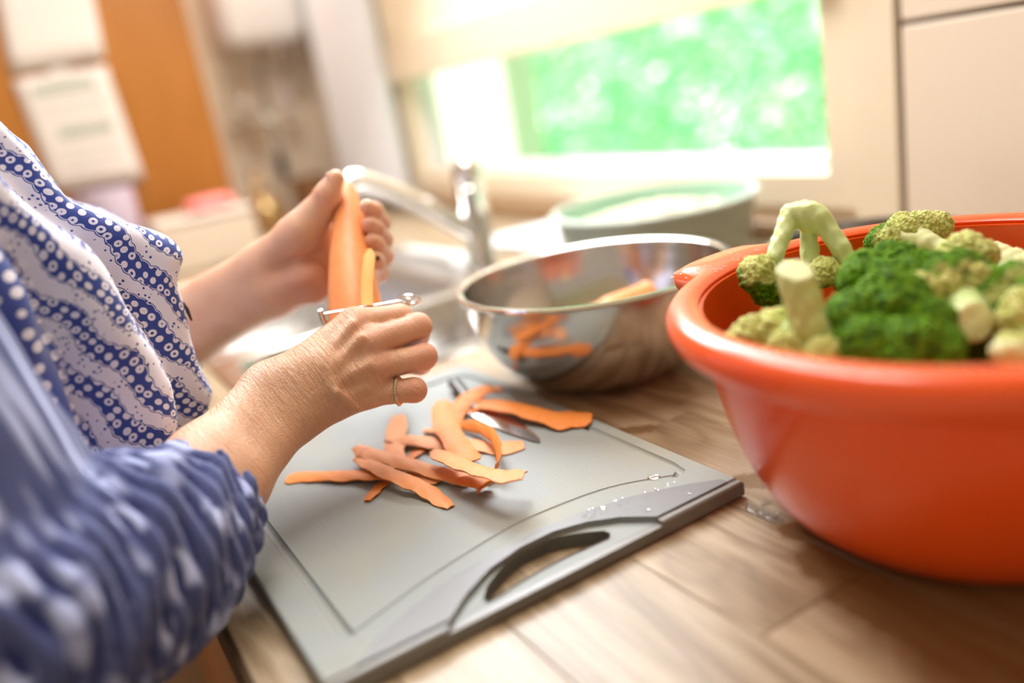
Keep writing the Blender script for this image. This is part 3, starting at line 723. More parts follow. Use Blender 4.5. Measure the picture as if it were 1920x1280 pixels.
for k, y in enumerate((392, 424, 455, 487)):
    s_ = (1, 1.03, 1, .92)[k]
    lfi.append(chain([A(640, y+30, .820), A(700, y+6, .822), A(714+(-1, 3, 5, -2)[k], y+25, .792), A(700+2*k, y+4, .762), A(688+5*k, y-4, .752)], [.0105*s_, .0098*s_, .0090*s_, .0082*s_, .0070*s_]))
G_core = Grp([(rS, lS, .055, .055), ((rS+lS)/2+[0, -.03, .0], (rS+lS)/2+[0, -.04, -.48], .11, .13), ((rS+lS)/2+[0, -.02, .0], (rS+lS)/2+[0, .0, .13], .055, .05)], .05)
crease = [(A(668, 668, .640), .007, .0012), (A(655, 712, .636), .008, .0012), (A(640, 640, .640), .009, .0010), # little hollows between the knuckles
    (A(692, 656, .640), .0065, .0018), (A(648, 655, .640), .010, .0010), (A(690, 600, .655), .006, .0016), (A(690, 712, .640), .007, .0012)]
def body_f(p, bx):
    def nr(g, m=.03): return bx is None or g.near(bx[0], bx[1], m)
    d = np.full(len(p), .5, f32)
    arm = G_rarm(p) if nr(G_rarm) else d
    hand = G_rpalm(p) if nr(G_rpalm) else d
    r_ = smin(arm, hand, .014)
    if nr(G_rtend): r_ = smin(r_, G_rtend(p), .0075)
    if nr(G_rpalm):
        b0 = r_
        for g, k in ((rI, .006), (rM, .006), (rR, .006), (rL, .006), (rT, .010)):
            if nr(g): r_ = np.minimum(r_, smin(b0, g(p), k))
        for c, rad, dep in crease:
            q = np.linalg.norm(p-c.astype(f32), axis=1)
            # only press the side of the hand that faces the knuckles' back
            r_ = r_+dep*np.exp(-(q/rad)**2)*2
    arm2 = G_larm(p) if nr(G_larm) else np.full(len(p), .5, f32)
    pal2 = G_lpalm(p) if nr(G_lpalm) else np.full(len(p), .5, f32)
    l_ = smin(arm2, pal2, .014)
    if nr(G_lhyp): l_ = smin(l_, smin(arm2, G_lhyp(p), .014), .0035)
    if nr(G_lpalm):
        b0 = l_
        if nr(lT): l_ = np.minimum(l_, smin(b0, lT(p), .010))
        for g in lfi:
            if nr(g): l_ = np.minimum(l_, smin(b0, g(p), .005))
    d = np.minimum(r_, l_)
    if nr(G_core): d = smin(d, G_core(p), .03)
    return d
import time as _t; _t0 = _t.time()
V, Fq = surfnet(body_f, (-1.22, -.40, -.30), (-.30, .36, .72), .0017)
me = npmesh('person', V, Fq)
# coordinates along each hand for the fine skin wrinkles
axr = _n(mcM-rW); axl = _n(A(600, 450, .78)-lW)
isr = np.linalg.norm(V-rW, axis=1) < np.linalg.norm(V-lW, axis=1)
fr_ = lambda V, o, a, c: np.stack([(V-o)@a, (V-o)@c, (V-o)@np.cross(a, c)], 1)
hc = np.where(isr[:, None], fr_(V, rW, axr, acr), fr_(V, lW, axl, acl)+[.5, 0, 0]); attr(me, 'hc', hc)
red = np.zeros(len(V))
for c, r_ in ((mcI, .014), (mcM, .012), (mcR, .012), (A(784, 612, .69), .014), (A(795, 668, .68), .014), (A(777, 731, .67), .012), (A(590, 540, .78), .03), (A(590, 560, .79), .03), (A(700, 430, .77), .03), (A(612, 365, .76), .012)):
    red = np.maximum(red, np.exp(-(np.linalg.norm(V-c, axis=1)/r_)**2))
attr(me, 'red', red)
0 and print('body', len(V), len(Fq), round(_t.time()-_t0, 1))
sk = NT('skin')
ah = sk.n('ShaderNodeAttribute', attribute_name='hc').outputs['Vector']; ar = sk.n('ShaderNodeAttribute', attribute_name='red').outputs['Fac']
n1 = sk.noise(ah, 55, 4); n2 = sk.noise(ah, 16, 3)
c_ = sk.mix(n1, (.72, .38, .21), (.85, .55, .37)); c_ = sk.mix(sk.math('MULTIPLY', sk.math('SUBTRACT', n2, .42, clamp=True), 2.2, clamp=True), c_, (.60, .31, .19))
c_ = sk.mix(sk.math('MULTIPLY', ar, .55), c_, (.72, .26, .17))
wr = sk.noise(sk.mapping(ah, (560, 60, 80)), 1, 3, .6, .8)      # lines across the hand
wr2 = sk.noise(sk.mapping(ah, (900, 900, 900)), 1, 2)
sx = sk.n('ShaderNodeSeparateXYZ'); sk.l(ah, sx.inputs[0])
nearw = sk.math('SUBTRACT', 1.0, sk.math('MULTIPLY', sk.math('ABSOLUTE', sk.math('SUBTRACT', sx.outputs[0], .028)), 14.0), clamp=True)
h_ = sk.math('ADD', sk.math('MULTIPLY', wr, sk.math('ADD', .45, nearw)), sk.math('MULTIPLY', wr2, .35))
sk.set(Base_Color=c_, Roughness=.31, Subsurface_Weight=.22, Subsurface_Radius=(.010, .0035, .0018), Subsurface_Scale=1.0)
sk.b.inputs['Specular IOR Level'].default_value = .55
sk.bump(h_, .0024, 1.0); M_skin = sk.m
person = thing('person', 'woman in a blue and white patterned shirt peeling a carrot over the board', 'person', (-.78, -.13, FLOOR))
def pchild(o):
    o.parent = person; o.matrix_parent_inverse = Matrix.Translation(person.location).inverted(); return o
body = pchild(link('body', me, M_skin))
# fingernails on the far thumb
nl = MB().add(I3[0]*np.array([.0062, .0085, .0016]), I3[1]).build('fingernail', plain('nail', (.85, .60, .50), .25))
tn = A(628, 340, .760); back_ = _n(np.cross(_n(A(629, 336, .76)-A(614, 366, .764)), acl))
zz = _n(-fwd*.2-right*1.0); yy = _n((A(629, 336, .76)-A(614, 366, .764))-zz*((A(629, 336, .76)-A(614, 366, .764))@zz)); xx = np.cross(yy, zz)
nl.matrix_world = Matrix(((xx[0], yy[0], zz[0], 0), (xx[1], yy[1], zz[1], 0), (xx[2], yy[2], zz[2], 0), (0, 0, 0, 1)))
nl.location = Vector(tn+zz*.0066); bpy.context.view_layer.update(); mw = nl.matrix_world.copy(); nl.parent = person; nl.matrix_parent_inverse = Matrix.Translation(person.location).inverted()

# ring on the little finger
rc = (mcL*.33+A(777, 731, .672)*.67); ra_ = _n(_n(A(777, 731, .672)-mcL)-fwd*.38)
M_gold = plain('old_silver_ring', (.62, .50, .36), .3, 1.0)
ax1 = _n(np.cross(ra_, [0, 0, 1])); ax2 = np.cross(ra_, ax1); mb = MB()
rad = .0104; L = []
ringpts = [rc+(ax1*math.cos(a)+ax2*math.sin(a))*rad for a in np.linspace(0, 2*math.pi, 33)]
mb.tube(ringpts, .0015, 8)
for a in np.linspace(0, 2*math.pi, 30, endpoint=False):
    mb.add(I2[0]*.0010+rc+(ax1*math.cos(a)+ax2*math.sin(a))*(rad+.0007), I2[1])
pchild(mb.build('ring', M_gold))

# ---- the shirt: torso panels and gathered sleeve
def poly_sdf(p, poly):
    x = np.array(poly, f32); d = np.full(len(p), 1e9, f32); s = np.ones(len(p), bool)
    for i in range(len(x)):
        a, b = x[i], x[i-1]; e = b-a; w_ = p-a
        t = np.clip(w_@e/f32(e@e), 0, 1); q = w_-t[:, None]*e; d = np.minimum(d, (q*q).sum(1))
        c1 = p[:, 1] >= a[1]; c2 = p[:, 1] < b[1]; c3 = e[0]*w_[:, 1] > e[1]*w_[:, 0]
        s ^= (c1 & c2 & c3) | (~c1 & ~c2 & ~c3)
    d = np.sqrt(d); return np.where(s, d, -d)
def slab(x0, x1, poly_px, r, back):
    xm = x1
    P = [tuple(on(a, b, 0, xm)[1:]) for a, b in poly_px]+back
    P = np.array(P); 
    def g(p):
        d2 = poly_sdf(p[:, 1:3], P)+r; dx = np.maximum(x0-p[:, 0], p[:, 0]-x1)+r
        return np.minimum(np.maximum(d2, dx), 0)+np.sqrt(np.maximum(d2, 0)**2+np.maximum(dx, 0)**2)-r
    g.lo = np.array([x0, P[:, 0].min(), P[:, 1].min()]); g.hi = np.array([x1, P[:, 0].max(), P[:, 1].max()]); return g
far = slab(-.93, -.700, [(-130, -40), (-60, 130), (0, 212), (60, 265), (100, 330), (135, 378), (190, 408), (262, 432), (328, 462), (342, 482), (334, 520), (331, 532), (350, 580), (362, 640), (380, 690), (406, 742), (392, 775), (330, 850), (300, 1000)], .012, [(-.02, -.10), (-.26, -.10), (-.26, .46), (-.12, .50)])
nearp = slab(-.72, -.622, [(-160, 130), (-60, 230), (10, 320), (80, 400), (150, 470), (205, 550), (255, 610), (300, 665), (330, 725), (342, 790), (330, 870), (260, 950), (200, 1000)], .016, [(-.05, -.10), (-.25, -.10), (-.25, .46), (-.12, .48)])
side = slab(-.66, -.585, [(-200, 400), (-60, 420), (0, 470), (50, 560), (100, 700), (150, 840), (200, 950)], .020, [(-.10, -.02), (-.25, -.02), (-.25, .42), (-.16, .44)])
G_uarm = Grp([(rS, A(-40, 960, .465), .060, .056), (A(-40, 960, .465), A(40, 1130, .455), .056, .064)], .03)
sl0, sl1 = A(50, 1190, .445), A(350, 972, .552)           # axis of the rolled sleeve
G_slv = Grp([(sl0, A(255, 1045, .515), .066, .062), (A(255, 1045, .515), sl1, .060, .047)], .02)
sax = _n(sl1-sl0); sc1 = _n(np.cross(sax, [0, 0, 1])); sc2 = np.cross(sax, sc1)
G_hole = Grp([(A(300, 1010, .530), A(480, 800, .62), .034, .034)], .01)
G_ls = Grp([(lS, lE, .075, .070), (lE, A(280, 655, .875), .062, .050)], .03)
nv3 = np.random.RandomState(4)
WV = [(nv3.normal(size=3)*s, nv3.uniform(0, 6.28), a) for s, a in ((30, .0028), (34, .0024), (55, .0014), (60, .0014), (95, .0007), (110, .0007))]
def wob(p):
    d = 0
    for k, ph, a in WV: d = d+a*np.sin(p@k.astype(f32)+ph)
    return d
def folds(p):          # bunched rings of cloth round the sleeve
    q = p-sl0.astype(f32); t = q@sax.astype(f32); an = np.arctan2(q@sc2.astype(f32), q@sc1.astype(f32))
    ph = t/.0130*6.283+1.6*np.sin(an*2+.5)+1.1*np.sin(an*3.1+t*60)+.9*np.sin(an*5+t*25)
    return (np.abs(np.sin(ph/2))**.8-.5)*.0056+.0018*np.sin(an*9+t*120), t, an
def shirt_f(p, bx):
    def nr(g, m=.05): return bx is None or bool(np.all(g.lo-m < bx[1]) and np.all(g.hi+m > bx[0]))
    d = np.full(len(p), .5, f32)
    if nr(far): d = np.minimum(d, far(p))
    if nr(nearp): d = smin(d, nearp(p), .006)
    if nr(side): d = smin(d, side(p), .010)
    if nr(G_uarm): d = smin(d, G_uarm(p), .012)
    if nr(G_ls): d = smin(d, G_ls(p), .02)
    d = d+wob(p)
    if nr(G_slv):
        fo, t, an = folds(p); d = smin(d, G_slv(p)-fo, .008)
    if nr(G_hole): d = -smin(-d, G_hole(p), .004)
    # cut for the neck
    return d
_t0 = _t.time()
V, Fq = surfnet(shirt_f, (-1.22, -.34, -.16), (-.28, .20, .62), .0028)
me = npmesh('shirt', V, Fq)
fo, t, an = folds(V.astype(f32)); ds = G_slv(V.astype(f32)); ns_ = np.minimum(np.minimum(far(V.astype(f32)), nearp(V.astype(f32))), side(V.astype(f32)))
isl = 1/(1+np.exp((ds-ns_-.004)/.003)); du = G_uarm(V.astype(f32)); isu = 1/(1+np.exp((du-np.minimum(ns_, ds)-.002)/.004))
isl = np.maximum(isl, isu)
attr(me, 'sleeve', isl)
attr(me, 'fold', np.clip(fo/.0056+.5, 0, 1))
attr(me, 'sc', np.stack([V[:, 1]*.95+V[:, 0]*-.35, V[:, 2], np.zeros(len(V))], 1))
attr(me, 'sv', np.stack([t, an*.055, np.zeros(len(V))], 1))
sd_ = side(V.astype(f32)); fa_ = np.minimum(far(V.astype(f32)), nearp(V.astype(f32)))
attr(me, 'dense_shade', 1/(1+np.exp((sd_-fa_)/.004)))
0 and print('shirt', len(V), round(_t.time()-_t0, 1))
sh = NT('printed_cotton')
def at_(n, o='Vector'): return sh.n('ShaderNodeAttribute', attribute_name=n).outputs[o]
SC = at_('sc'); 
wrp = sh.n('ShaderNodeTexNoise'); wrp.inputs['Scale'].default_value = 14; wrp.inputs['Detail'].default_value = 1; sh.l(SC, wrp.inputs['Vector'])
wsc = sh.n('ShaderNodeVectorMath', operation='SCALE'); wsc.inputs['Scale'].default_value = .022; sh.l(wrp.outputs['Color'], wsc.inputs[0])
wad = sh.n('ShaderNodeVectorMath', operation='ADD'); sh.l(SC, wad.inputs[0]); sh.l(wsc.outputs[0], wad.inputs[1])
WVc = sh.mapping(wad.outputs[0], (1, 1, 0), (0, 0, math.radians(60)))
xs = sh.n('ShaderNodeSeparateXYZ'); sh.l(WVc, xs.inputs[0]); U_, V_ = xs.outputs[0], xs.outputs[1]
PER = .027
vv = sh.math('ADD', V_, sh.math('MULTIPLY', sh.math('SINE', sh.math('MULTIPLY', U_, 115.0)), .0035))
fr1 = sh.math('ABSOLUTE', sh.math('SUBTRACT', sh.math('FRACT', sh.math('DIVIDE', vv, PER)), .5))     # 0 at band centre .. .5
scal = sh.math('MULTIPLY', sh.math('ABSOLUTE', sh.math('SINE', sh.math('MULTIPLY', U_, 3.14159/.0075))), .050)   # scalloped edge
bw = sh.math('ADD', .22, scal)
inband = sh.math('LESS_THAN', fr1, bw)
outline = sh.math('LESS_THAN', sh.math('ABSOLUTE', sh.math('SUBTRACT', fr1, sh.math('ADD', bw, .035))), .014)
cellv = sh.mapping(WVc, (1/.0075, 1/.0075, 0))
vd = sh.vor(cellv, 1, .25)
ringm = sh.math('MULTIPLY', sh.math('GREATER_THAN', vd, .15), sh.math('LESS_THAN', vd, .37))
dotv = sh.vor(sh.mapping(WVc, (1/.0036, 1/.0036, 0)), 1, .55)
dots = sh.math('MULTIPLY', sh.math('LESS_THAN', dotv, .27), sh.math('GREATER_THAN', sh.noise(SC, 60, 1), .47))
blue = sh.math('ADD', sh.math('MULTIPLY', inband, sh.math('SUBTRACT', 1.0, ringm)), sh.math('MULTIPLY', sh.math('SUBTRACT', 1.0, inband), sh.math('MAXIMUM', outline, dots)), clamp=True)
# sleeve and side print: lattice of dark patches plus painted fold shade
SV = sh.mapping(at_('sv'), (1/.016, 1/.024, 0), (0, 0, .3))
sv2 = sh.vor(SV, 1, .8); svn = sh.noise(SV, 1.1, 2)
lat = sh.math('ADD', sh.math('MULTIPLY', sh.math('SUBTRACT', sv2, .25), 4.0), sh.math('MULTIPLY', sh.math('SUBTRACT', svn, .5), 2.0), clamp=True)
fold_shade = sh.math('MULTIPLY', sh.math('SUBTRACT', .64, at_('fold', 'Fac'), clamp=True), 3.4, clamp=True)  # fold valleys darkened: crease shade painted into the cloth colour
slm = sh.math('MAXIMUM', sh.math('MULTIPLY', lat, .92), fold_shade)
SD = sh.mapping(SC, (1/.016, 1/.012, 0)); dl = sh.vor(SD, 1, .3)
dense_shade = sh.math('GREATER_THAN', dl, .30)  # denser side print, also painting in the shade under the arm
m1 = sh.math('ADD', sh.math('MULTIPLY', blue, sh.math('SUBTRACT', 1.0, at_('dense_shade', 'Fac'))), sh.math('MULTIPLY', dense_shade, at_('dense_shade', 'Fac')))
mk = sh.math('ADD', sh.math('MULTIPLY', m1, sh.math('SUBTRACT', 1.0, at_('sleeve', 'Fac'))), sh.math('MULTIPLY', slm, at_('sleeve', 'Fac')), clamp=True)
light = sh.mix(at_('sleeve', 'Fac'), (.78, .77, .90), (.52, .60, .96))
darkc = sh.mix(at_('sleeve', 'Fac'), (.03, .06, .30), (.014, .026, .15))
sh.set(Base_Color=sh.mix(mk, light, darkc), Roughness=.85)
sh.b.inputs['Sheen Weight'].default_value = .25
sh.bump(sh.noise(SC, 1400, 2), .0003, .6)
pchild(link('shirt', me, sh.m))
# hem tag at the side of the shirt, trousers below
hp = on(349, 582, 0, -.71)
pchild(MB().tube([hp+[0, -.001, .007], hp+[0, .001, 0], hp+[0, .002, -.009]], [.0012, .0016, .0008], 8).build('cord_end', M_dark))
tb = []
mb = MB()
for s_ in (0, 1):
    x = (-.66, -.90)[s_]
    mb.tube([(x, -.12, .0), (x, -.13, -.10), (x, -.12, -.5), (x, -.13, FLOOR+.03)], [.115, .105, .075, .06], 24)
pchild(mb.build('trousers', plain('black_trousers', (.012, .012, .014), .8)))
M_shoe = plain('dark_shoes', (.03, .03, .03), .5)
for x in (-.66, -.90): pchild(MB().add(I3[0]*np.array([.045, .12, .04])+[x, -.07, FLOOR+.04], I3[1]).build('shoe', M_shoe))

# ---- the carrot in the hands and the peeler
cpath = [A(649, 346, .790), A(650, 356, .787), A(653, 400, .775), A(657, 470, .757), A(662, 540, .737), A(668, 600, .722), A(676, 690, .705)]
crad = [.004, .0085, .0135, .0185, .0220, .0240, .0235]
S = spline(cpath, 6); rs = np.interp(np.linspace(0, len(crad)-1, len(S)), range(len(crad)), crad)
carrot = thing('carrot', 'large half peeled carrot held upright between the two hands', 'carrot', tuple(S[0]))
mb = MB(); mb.tube(S-S[0], rs, 14); o = mb.build('root', M_carrot, carrot, sharp=60)
L = spline([A(694, 466, .735), A(693, 480, .728), A(690, 510, .716), A(688, 545, .704), A(689, 572, .694)], 4)-S[0]
v = []; f = []; k = len(L)
for j in range(k):
    wd = .0050*min(1, .25+1.2*math.sin(math.pi*.5*min(1, j/(k*.6))))
    for i in (-1, -.4, .4, 1): v.append(L[j]+right*i*wd-fwd*(.0014*(1-i*i)))
nv_ = len(v); v += [a-fwd*.0013 for a in v]
for j in range(k-1):
    for i in range(3): a = j*4+i; f += [(a, a+4, a+5, a+1), (nv_+a, nv_+a+1, nv_+a+5, nv_+a+4)]
    for i in (0, 3): a = j*4+i; f.append((a, a+4, nv_+a+4, nv_+a))
for i in range(3):
    for j in (0, k-1): a = j*4+i; f.append((a, nv_+a, nv_+a+1, a+1))
st2 = MB().add(v, f).build('peel_strip', carrot_mat('peel_strip_flesh', (.88, .38, .08), (.92, .46, .13)), carrot)
M_pl = plain('peeler_steel', (.62, .61, .60), .22, 1.0)
bl_, br_ = A(606, 588, .690), A(752, 563, .706)
peeler = thing('vegetable_peeler', 'steel peeler with a crosswise blade gripped in the near hand', 'peeler', tuple(bl_))
ex = br_-bl_; n_e = _n(ex); down_ = _n(-np.array([0, 0, 1.])*.9+fwd*.35)
MB().tube([[0, 0, 0], ex*.2, ex*.8, ex], [.0022, .0030, .0030, .0022], 10, .45).build('blade', M_pl, peeler)
hb = A(688, 640, .722)-bl_
MB().tube(spline([ex*-.02-down_*.004, down_*.012, hb*.55+down_*.008, hb], 5), .0022, 10).build('arm', M_pl, peeler)
MB().tube(spline([ex*1.10-down_*.001, ex*1.04+down_*.006, hb*.45+ex*.6+down_*.012, hb], 5), .0022, 10).build('arm', M_pl, peeler)
lp_ = [ex*1.05+right*.009*math.cos(a)*1.0-down_*.0045*math.sin(a)+right*.004 for a in np.linspace(0, 2*math.pi, 17)]
MB().tube(lp_, .0013, 8).build('pivot_loop', M_chrome, peeler)
MB().tube(spline([hb, hb+fwd*.02+down_*.01, hb+fwd*.06+down_*.03, hb+fwd*.10+down_*.045], 4), [.0045]+[.006]*11+[.004], 12).build('handle', M_pl, peeler)

# ------------------------------------------------------------------ broccoli
def lump(seed, pale_r=0):
    rs_ = np.random.RandomState(seed); V, Fc = I5; V = V.copy(); o = Vector(rs_.uniform(-50, 50, 3)); d = np.zeros(len(V)); b = np.zeros(len(V))
    for i, p in enumerate(V):
        q = Vector(p); f1 = mnoise.voronoi(q*5.0+o)[0]; bud = 1-min(1, f1[0]*1.25)
        big = mnoise.voronoi(q*2.0+o)[0][0]; d[i] = 1+.16*(1-min(1, big*1.3))+.14*bud+.05*mnoise.noise(q*3+o); b[i] = bud
    return V*d[:, None], Fc, b
LUMPS = [lump(i) for i in range(4)]
bro = NT('broccoli_head'); bb = bro.n('ShaderNodeAttribute', attribute_name='bud').outputs['Fac']; bp = bro.n('ShaderNodeAttribute', attribute_name='pale').outputs['Fac']; ps = bro.pos()
g0 = bro.ramp(bb, [(.05, (.018, .07, .0)), (.45, (.11, .29, .0)), (.95, (.40, .64, .02))])
g1 = bro.ramp(bb, [(.0, (.42, .46, .08)), (.4, (.68, .70, .22)), (.9, (.88, .88, .45))])
hue = bro.mix(bro.math('MULTIPLY', bro.noise(ps, 45, 2), .6), g0, (.09, .22, .015))
pm = bro.math('MULTIPLY', bro.math('ADD', bro.math('SUBTRACT', bp, .5), bro.math('MULTIPLY', bro.math('SUBTRACT', bro.noise(ps, 70, 3), .5), .9)), 4.0); pm = bro.math('ADD', pm, .5, clamp=True)
bro.set(Base_Color=bro.mix(pm, hue, g1), Roughness=.55, Subsurface_Weight=.1, Subsurface_Radius=(.002, .004, .001), Subsurface_Scale=1.0)
bro.b.inputs['Specular IOR Level'].default_value = .15; bro.bump(bro.vor(ps, 620), .0022, .9)
stk = NT('broccoli_stalk'); ps = stk.pos(); sp_ = stk.n('ShaderNodeAttribute', attribute_name='cut').outputs['Fac']
ca = stk.mix(stk.noise(ps, 60, 3), (.38, .56, .14), (.60, .74, .32)); cb = stk.mix(stk.noise(ps, 200, 3), (.82, .82, .50), (.70, .74, .38))
stk.set(Base_Color=stk.mix(sp_, ca, cb), Roughness=.45, Subsurface_Weight=.3, Subsurface_Radius=(.006, .006, .003), Subsurface_Scale=1.0)
stk.bump(stk.noise(ps, 400, 3), .0005, .5)
def floret(lab, caps, heads, cutplane=None, inward=None, seed=0, k=.005, pale=0.0, group='broccoli florets in the red bowl'):
    """caps: stalk limbs (a, b, ra, rb); heads: (centre, radius, squash)"""
    G = Grp(caps, k); org = G.lo*.5+G.hi*.5
    def fn(p, bx):
        d = G(p)
        if cutplane is not None: d = np.maximum(d, (p-cutplane[0].astype(f32))@cutplane[1].astype(f32))
        return d+.0006*np.sin(p@np.array([700, 300, 200], f32))*np.sin(p@np.array([-200, 500, 300], f32))
    V, Fq = surfnet(fn, G.lo-.004, G.hi+.004, .0014, 8)
    root = thing('broccoli_floret', lab, 'broccoli', tuple(org), group)
    me = npmesh('stalk', V-org, Fq)
    cut = np.zeros(len(V))
    if cutplane is not None: cut = np.clip(1-np.abs((V-cutplane[0])@cutplane[1])/.0015, 0, 1)
    cut = np.maximum(cut, pale); attr(me, 'cut', cut); link('stalk', me, stk.m, root)
    rs_ = np.random.RandomState(seed); inw = np.array(inward if inward is not None else (0, 0, -1.), float); inw = _n(inw)
    vs, fs, bs, pl, nb = [], [], [], [], 0
    for (c, r, pal) in heads:
        c = np.array(c, float)
        for j in range(4):
            Lv, Lf, Lb = LUMPS[(seed+j) % 4]
            Q_ = np.linalg.qr(rs_.normal(size=(3, 3)))[0]
            if np.linalg.det(Q_) < 0: Q_[0] *= -1
            dv = rs_.normal(size=3); dv -= inw*(dv@inw); dv = _n(dv)*r*.55 if j else np.zeros(3)
            rr2 = r*(.86 if j == 0 else rs_.uniform(.5, .68))
            P = (Lv*rr2)@Q_.T*1.0+c+dv-inw*(r*.12 if j else 0)
            vs.append(P-org); fs += [tuple(a+nb for a in q) for q in Lf]; bs.append(Lb)
            pl.append(np.clip(.5+.75*((P-c-dv)@inw)/rr2*.8+pal, 0, 1.4)); nb += len(Lv)
    V2 = np.concatenate(vs); me = bpy.data.meshes.new('head'); me.from_pydata(V2.tolist(), [], fs); me.update()
    attr(me, 'bud', np.concatenate(bs)); attr(me, 'pale', np.concatenate(pl)); link('head', me, bro.m, root)
    return root
up = np.array([0, 0, 1.])
d_ = .585
floret('broccoli floret standing stalk up with three splayed branches at the far left rim', [
    (A(1488, 400, d_+.01), A(1530, 406, d_+.005), .0082, .0088), (A(1482, 400, d_+.01), A(1452, 482, d_), .0068, .0060), (A(1514, 412, d_+.016), A(1520, 500, d_+.012), .0055, .0068), (A(1506, 396, d_+.008), A(1516, 408, d_+.008), .0100, .0100),
    (A(1538, 410, d_+.005), A(1574, 462, d_), .0078, .0062), (A(1574, 462, d_), A(1598, 508, d_), .0060, .0075)],
    [(A(1422, 515, d_), .0145, -.15), (A(1440, 540, d_+.002), .0135, -.5), (A(1468, 528, d_+.004), .0165, -.1), (A(1480, 552, d_+.004), .0115, -.4), (A(1492, 520, d_+.012), .012, .25), (A(1545, 510, d_), .0115, .35), (A(1590, 520, d_), .0120, .3)],
    (A(1505, 378, d_+.008), _n(up*.96-ray(1500, 400)*.05)), inward=up*.9-fwd*.35, seed=1, k=.0035, pale=.55)
d_ = .487
floret('broccoli floret in front with a thick pale stalk sticking up near the left rim', [(A(1490, 512, d_+.005), A(1520, 620, d_+.005), .0105, .0118), (A(1520, 610, d_+.005), A(1470, 645, d_+.01), .009, .009), (A(1520, 610, d_+.005), A(1560, 650, d_), .009, .009)],
    [(A(1415, 632, d_+.026), .0150, .12), (A(1460, 625, d_+.024), .0165, .15), (A(1475, 660, d_+.008), .014, .3), (A(1545, 668, d_-.008), .0125, .6)],
    (A(1486, 500, d_+.005), _n(up*.9-fwd*.4)), inward=up*.9-fwd*.3, seed=2, pale=.05)
d_ = .600
floret('halved broccoli floret lying on its side at the back showing its pale inside', [(A(1790, 478, d_-.01), A(1735, 458, d_), .0085, .0075), (A(1735, 458, d_), A(1680, 445, d_), .0065, .005), (A(1735, 460, d_), A(1690, 470, d_), .006, .005), (A(1740, 455, d_), A(1720, 432, d_+.005), .005, .005)],
    [(A(1660, 452, d_+.004), .0130, -.2), (A(1690, 436, d_+.010), .0130, .25), (A(1728, 427, d_+.012), .0125, .35), (A(1757, 424, d_+.014), .0115, .35), (A(1682, 482, d_+.0), .0105, .35), (A(1720, 490, d_), .011, .2)],
    None, inward=-fwd*.9+right*.4, seed=3, pale=.9)
d_ = .545
floret('yellowish round broccoli head at the middle of the heap', [(A(1830, 500, d_), A(1815, 540, d_+.01), .009, .011)],
    [(A(1795, 478, d_), .0135, .28), (A(1830, 482, d_), .0130, .22), (A(1812, 470, d_+.006), .0135, .25)], None, inward=-fwd*.8+up*.6, seed=4, pale=.3)
d_ = .487
floret('big dark green broccoli head filling the front of the bowl', [(A(1680, 640, d_+.03), A(1690, 700, d_+.05), .014, .016)],
    [(A(1605, 600, d_+.004), .0190, -.45), (A(1668, 585, d_+.004), .0215, -.45), (A(1730, 615, d_-.004), .0200, -.45), (A(1640, 540, d_+.03), .0185, -.4), (A(1700, 548, d_+.03), .018, -.4), (A(1620, 650, d_-.012), .0185, -.45), (A(1690, 655, d_-.020), .0190, -.45), (A(1750, 670, d_-.02), .017, -.4)],
    None, inward=-up*.6+fwd*.8, seed=5)
d_ = .545
floret('dark broccoli head behind the big one, under the halved floret', [(A(1650, 560, d_+.02), A(1660, 600, d_+.03), .010, .012)],
    [(A(1630, 510, d_), .0165, -.3), (A(1680, 505, d_), .0165, -.2), (A(1730, 510, d_-.004), .015, .1)], None, inward=-up*.6+fwd*.8, seed=6)
d_ = .500
floret('broccoli floret whose cut beige stalk end faces the lens at the right of the heap', [(A(1822, 605, d_-.022), A(1800, 560, d_+.01), .0115, .012)],
    [(A(1765, 540, d_+.010), .0165, -.25), (A(1815, 528, d_+.010), .0175, -.35), (A(1862, 560, d_), .0165, -.4), (A(1880, 610, d_-.008), .0150, -.4), (A(1735, 545, d_), .010, .6)],
    (A(1826, 610, d_-.026), _n(-fwd+up*.1)), inward=-fwd*.8-up*.3, seed=7, pale=.25)
d_ = .58
floret('thick white broccoli stalk half at the right back of the heap', [(A(1868, 476, d_), A(1950, 500, d_-.02), .0120, .0150), (A(1950, 500, d_-.02), A(1900, 540, d_), .013, .012)],
    [(A(1990, 530, d_-.02), .018, -.2), (A(1975, 560, d_-.03), .018, -.2)], (A(1880, 466, d_), _n(up*.8-fwd*.5)), inward=up*.4-fwd*.7, seed=8, pale=.95)
d_ = .475
floret('broccoli floret at the right edge of the picture with pale underside', [(A(1930, 600, d_), A(1960, 640, d_+.01), .010, .012)],
    [(A(1925, 545, d_+.02), .0165, -.35), (A(1918, 600, d_-.004), .0150, .35), (A(1960, 580, d_), .018, -.2)], None, inward=-fwd*.8, seed=9, pale=.6)
floret('pale broccoli piece low against the front rim at the right', [(A(1880, 660, .446), A(1920, 668, .446), .0070, .008)],
    [(A(1905, 662, .450), .0105, .6), (A(1935, 662, .450), .012, .5)], None, inward=-fwd*.8+up*.4, seed=10, pale=.8)
r9 = random.Random(11)
for k in range(9):
    a = k*2.4; q = np.array([rcx+.085*math.cos(a)*(.3 if k == 8 else 1), rcy+.085*math.sin(a)*(.3 if k == 8 else 1), .086])
    floret('dark broccoli floret buried deep in the red bowl', [(q+[0, 0, -.03], q, .010, .009)], [(q+[0, 0, .010], .020, -.3), (q+[.022*math.cos(a), .022*math.sin(a), .006], .015, -.3), (q+[-.02*math.sin(a), .02*math.cos(a), .008], .015, -.3)], None, seed=20+k, group='broccoli florets buried in the bowl')

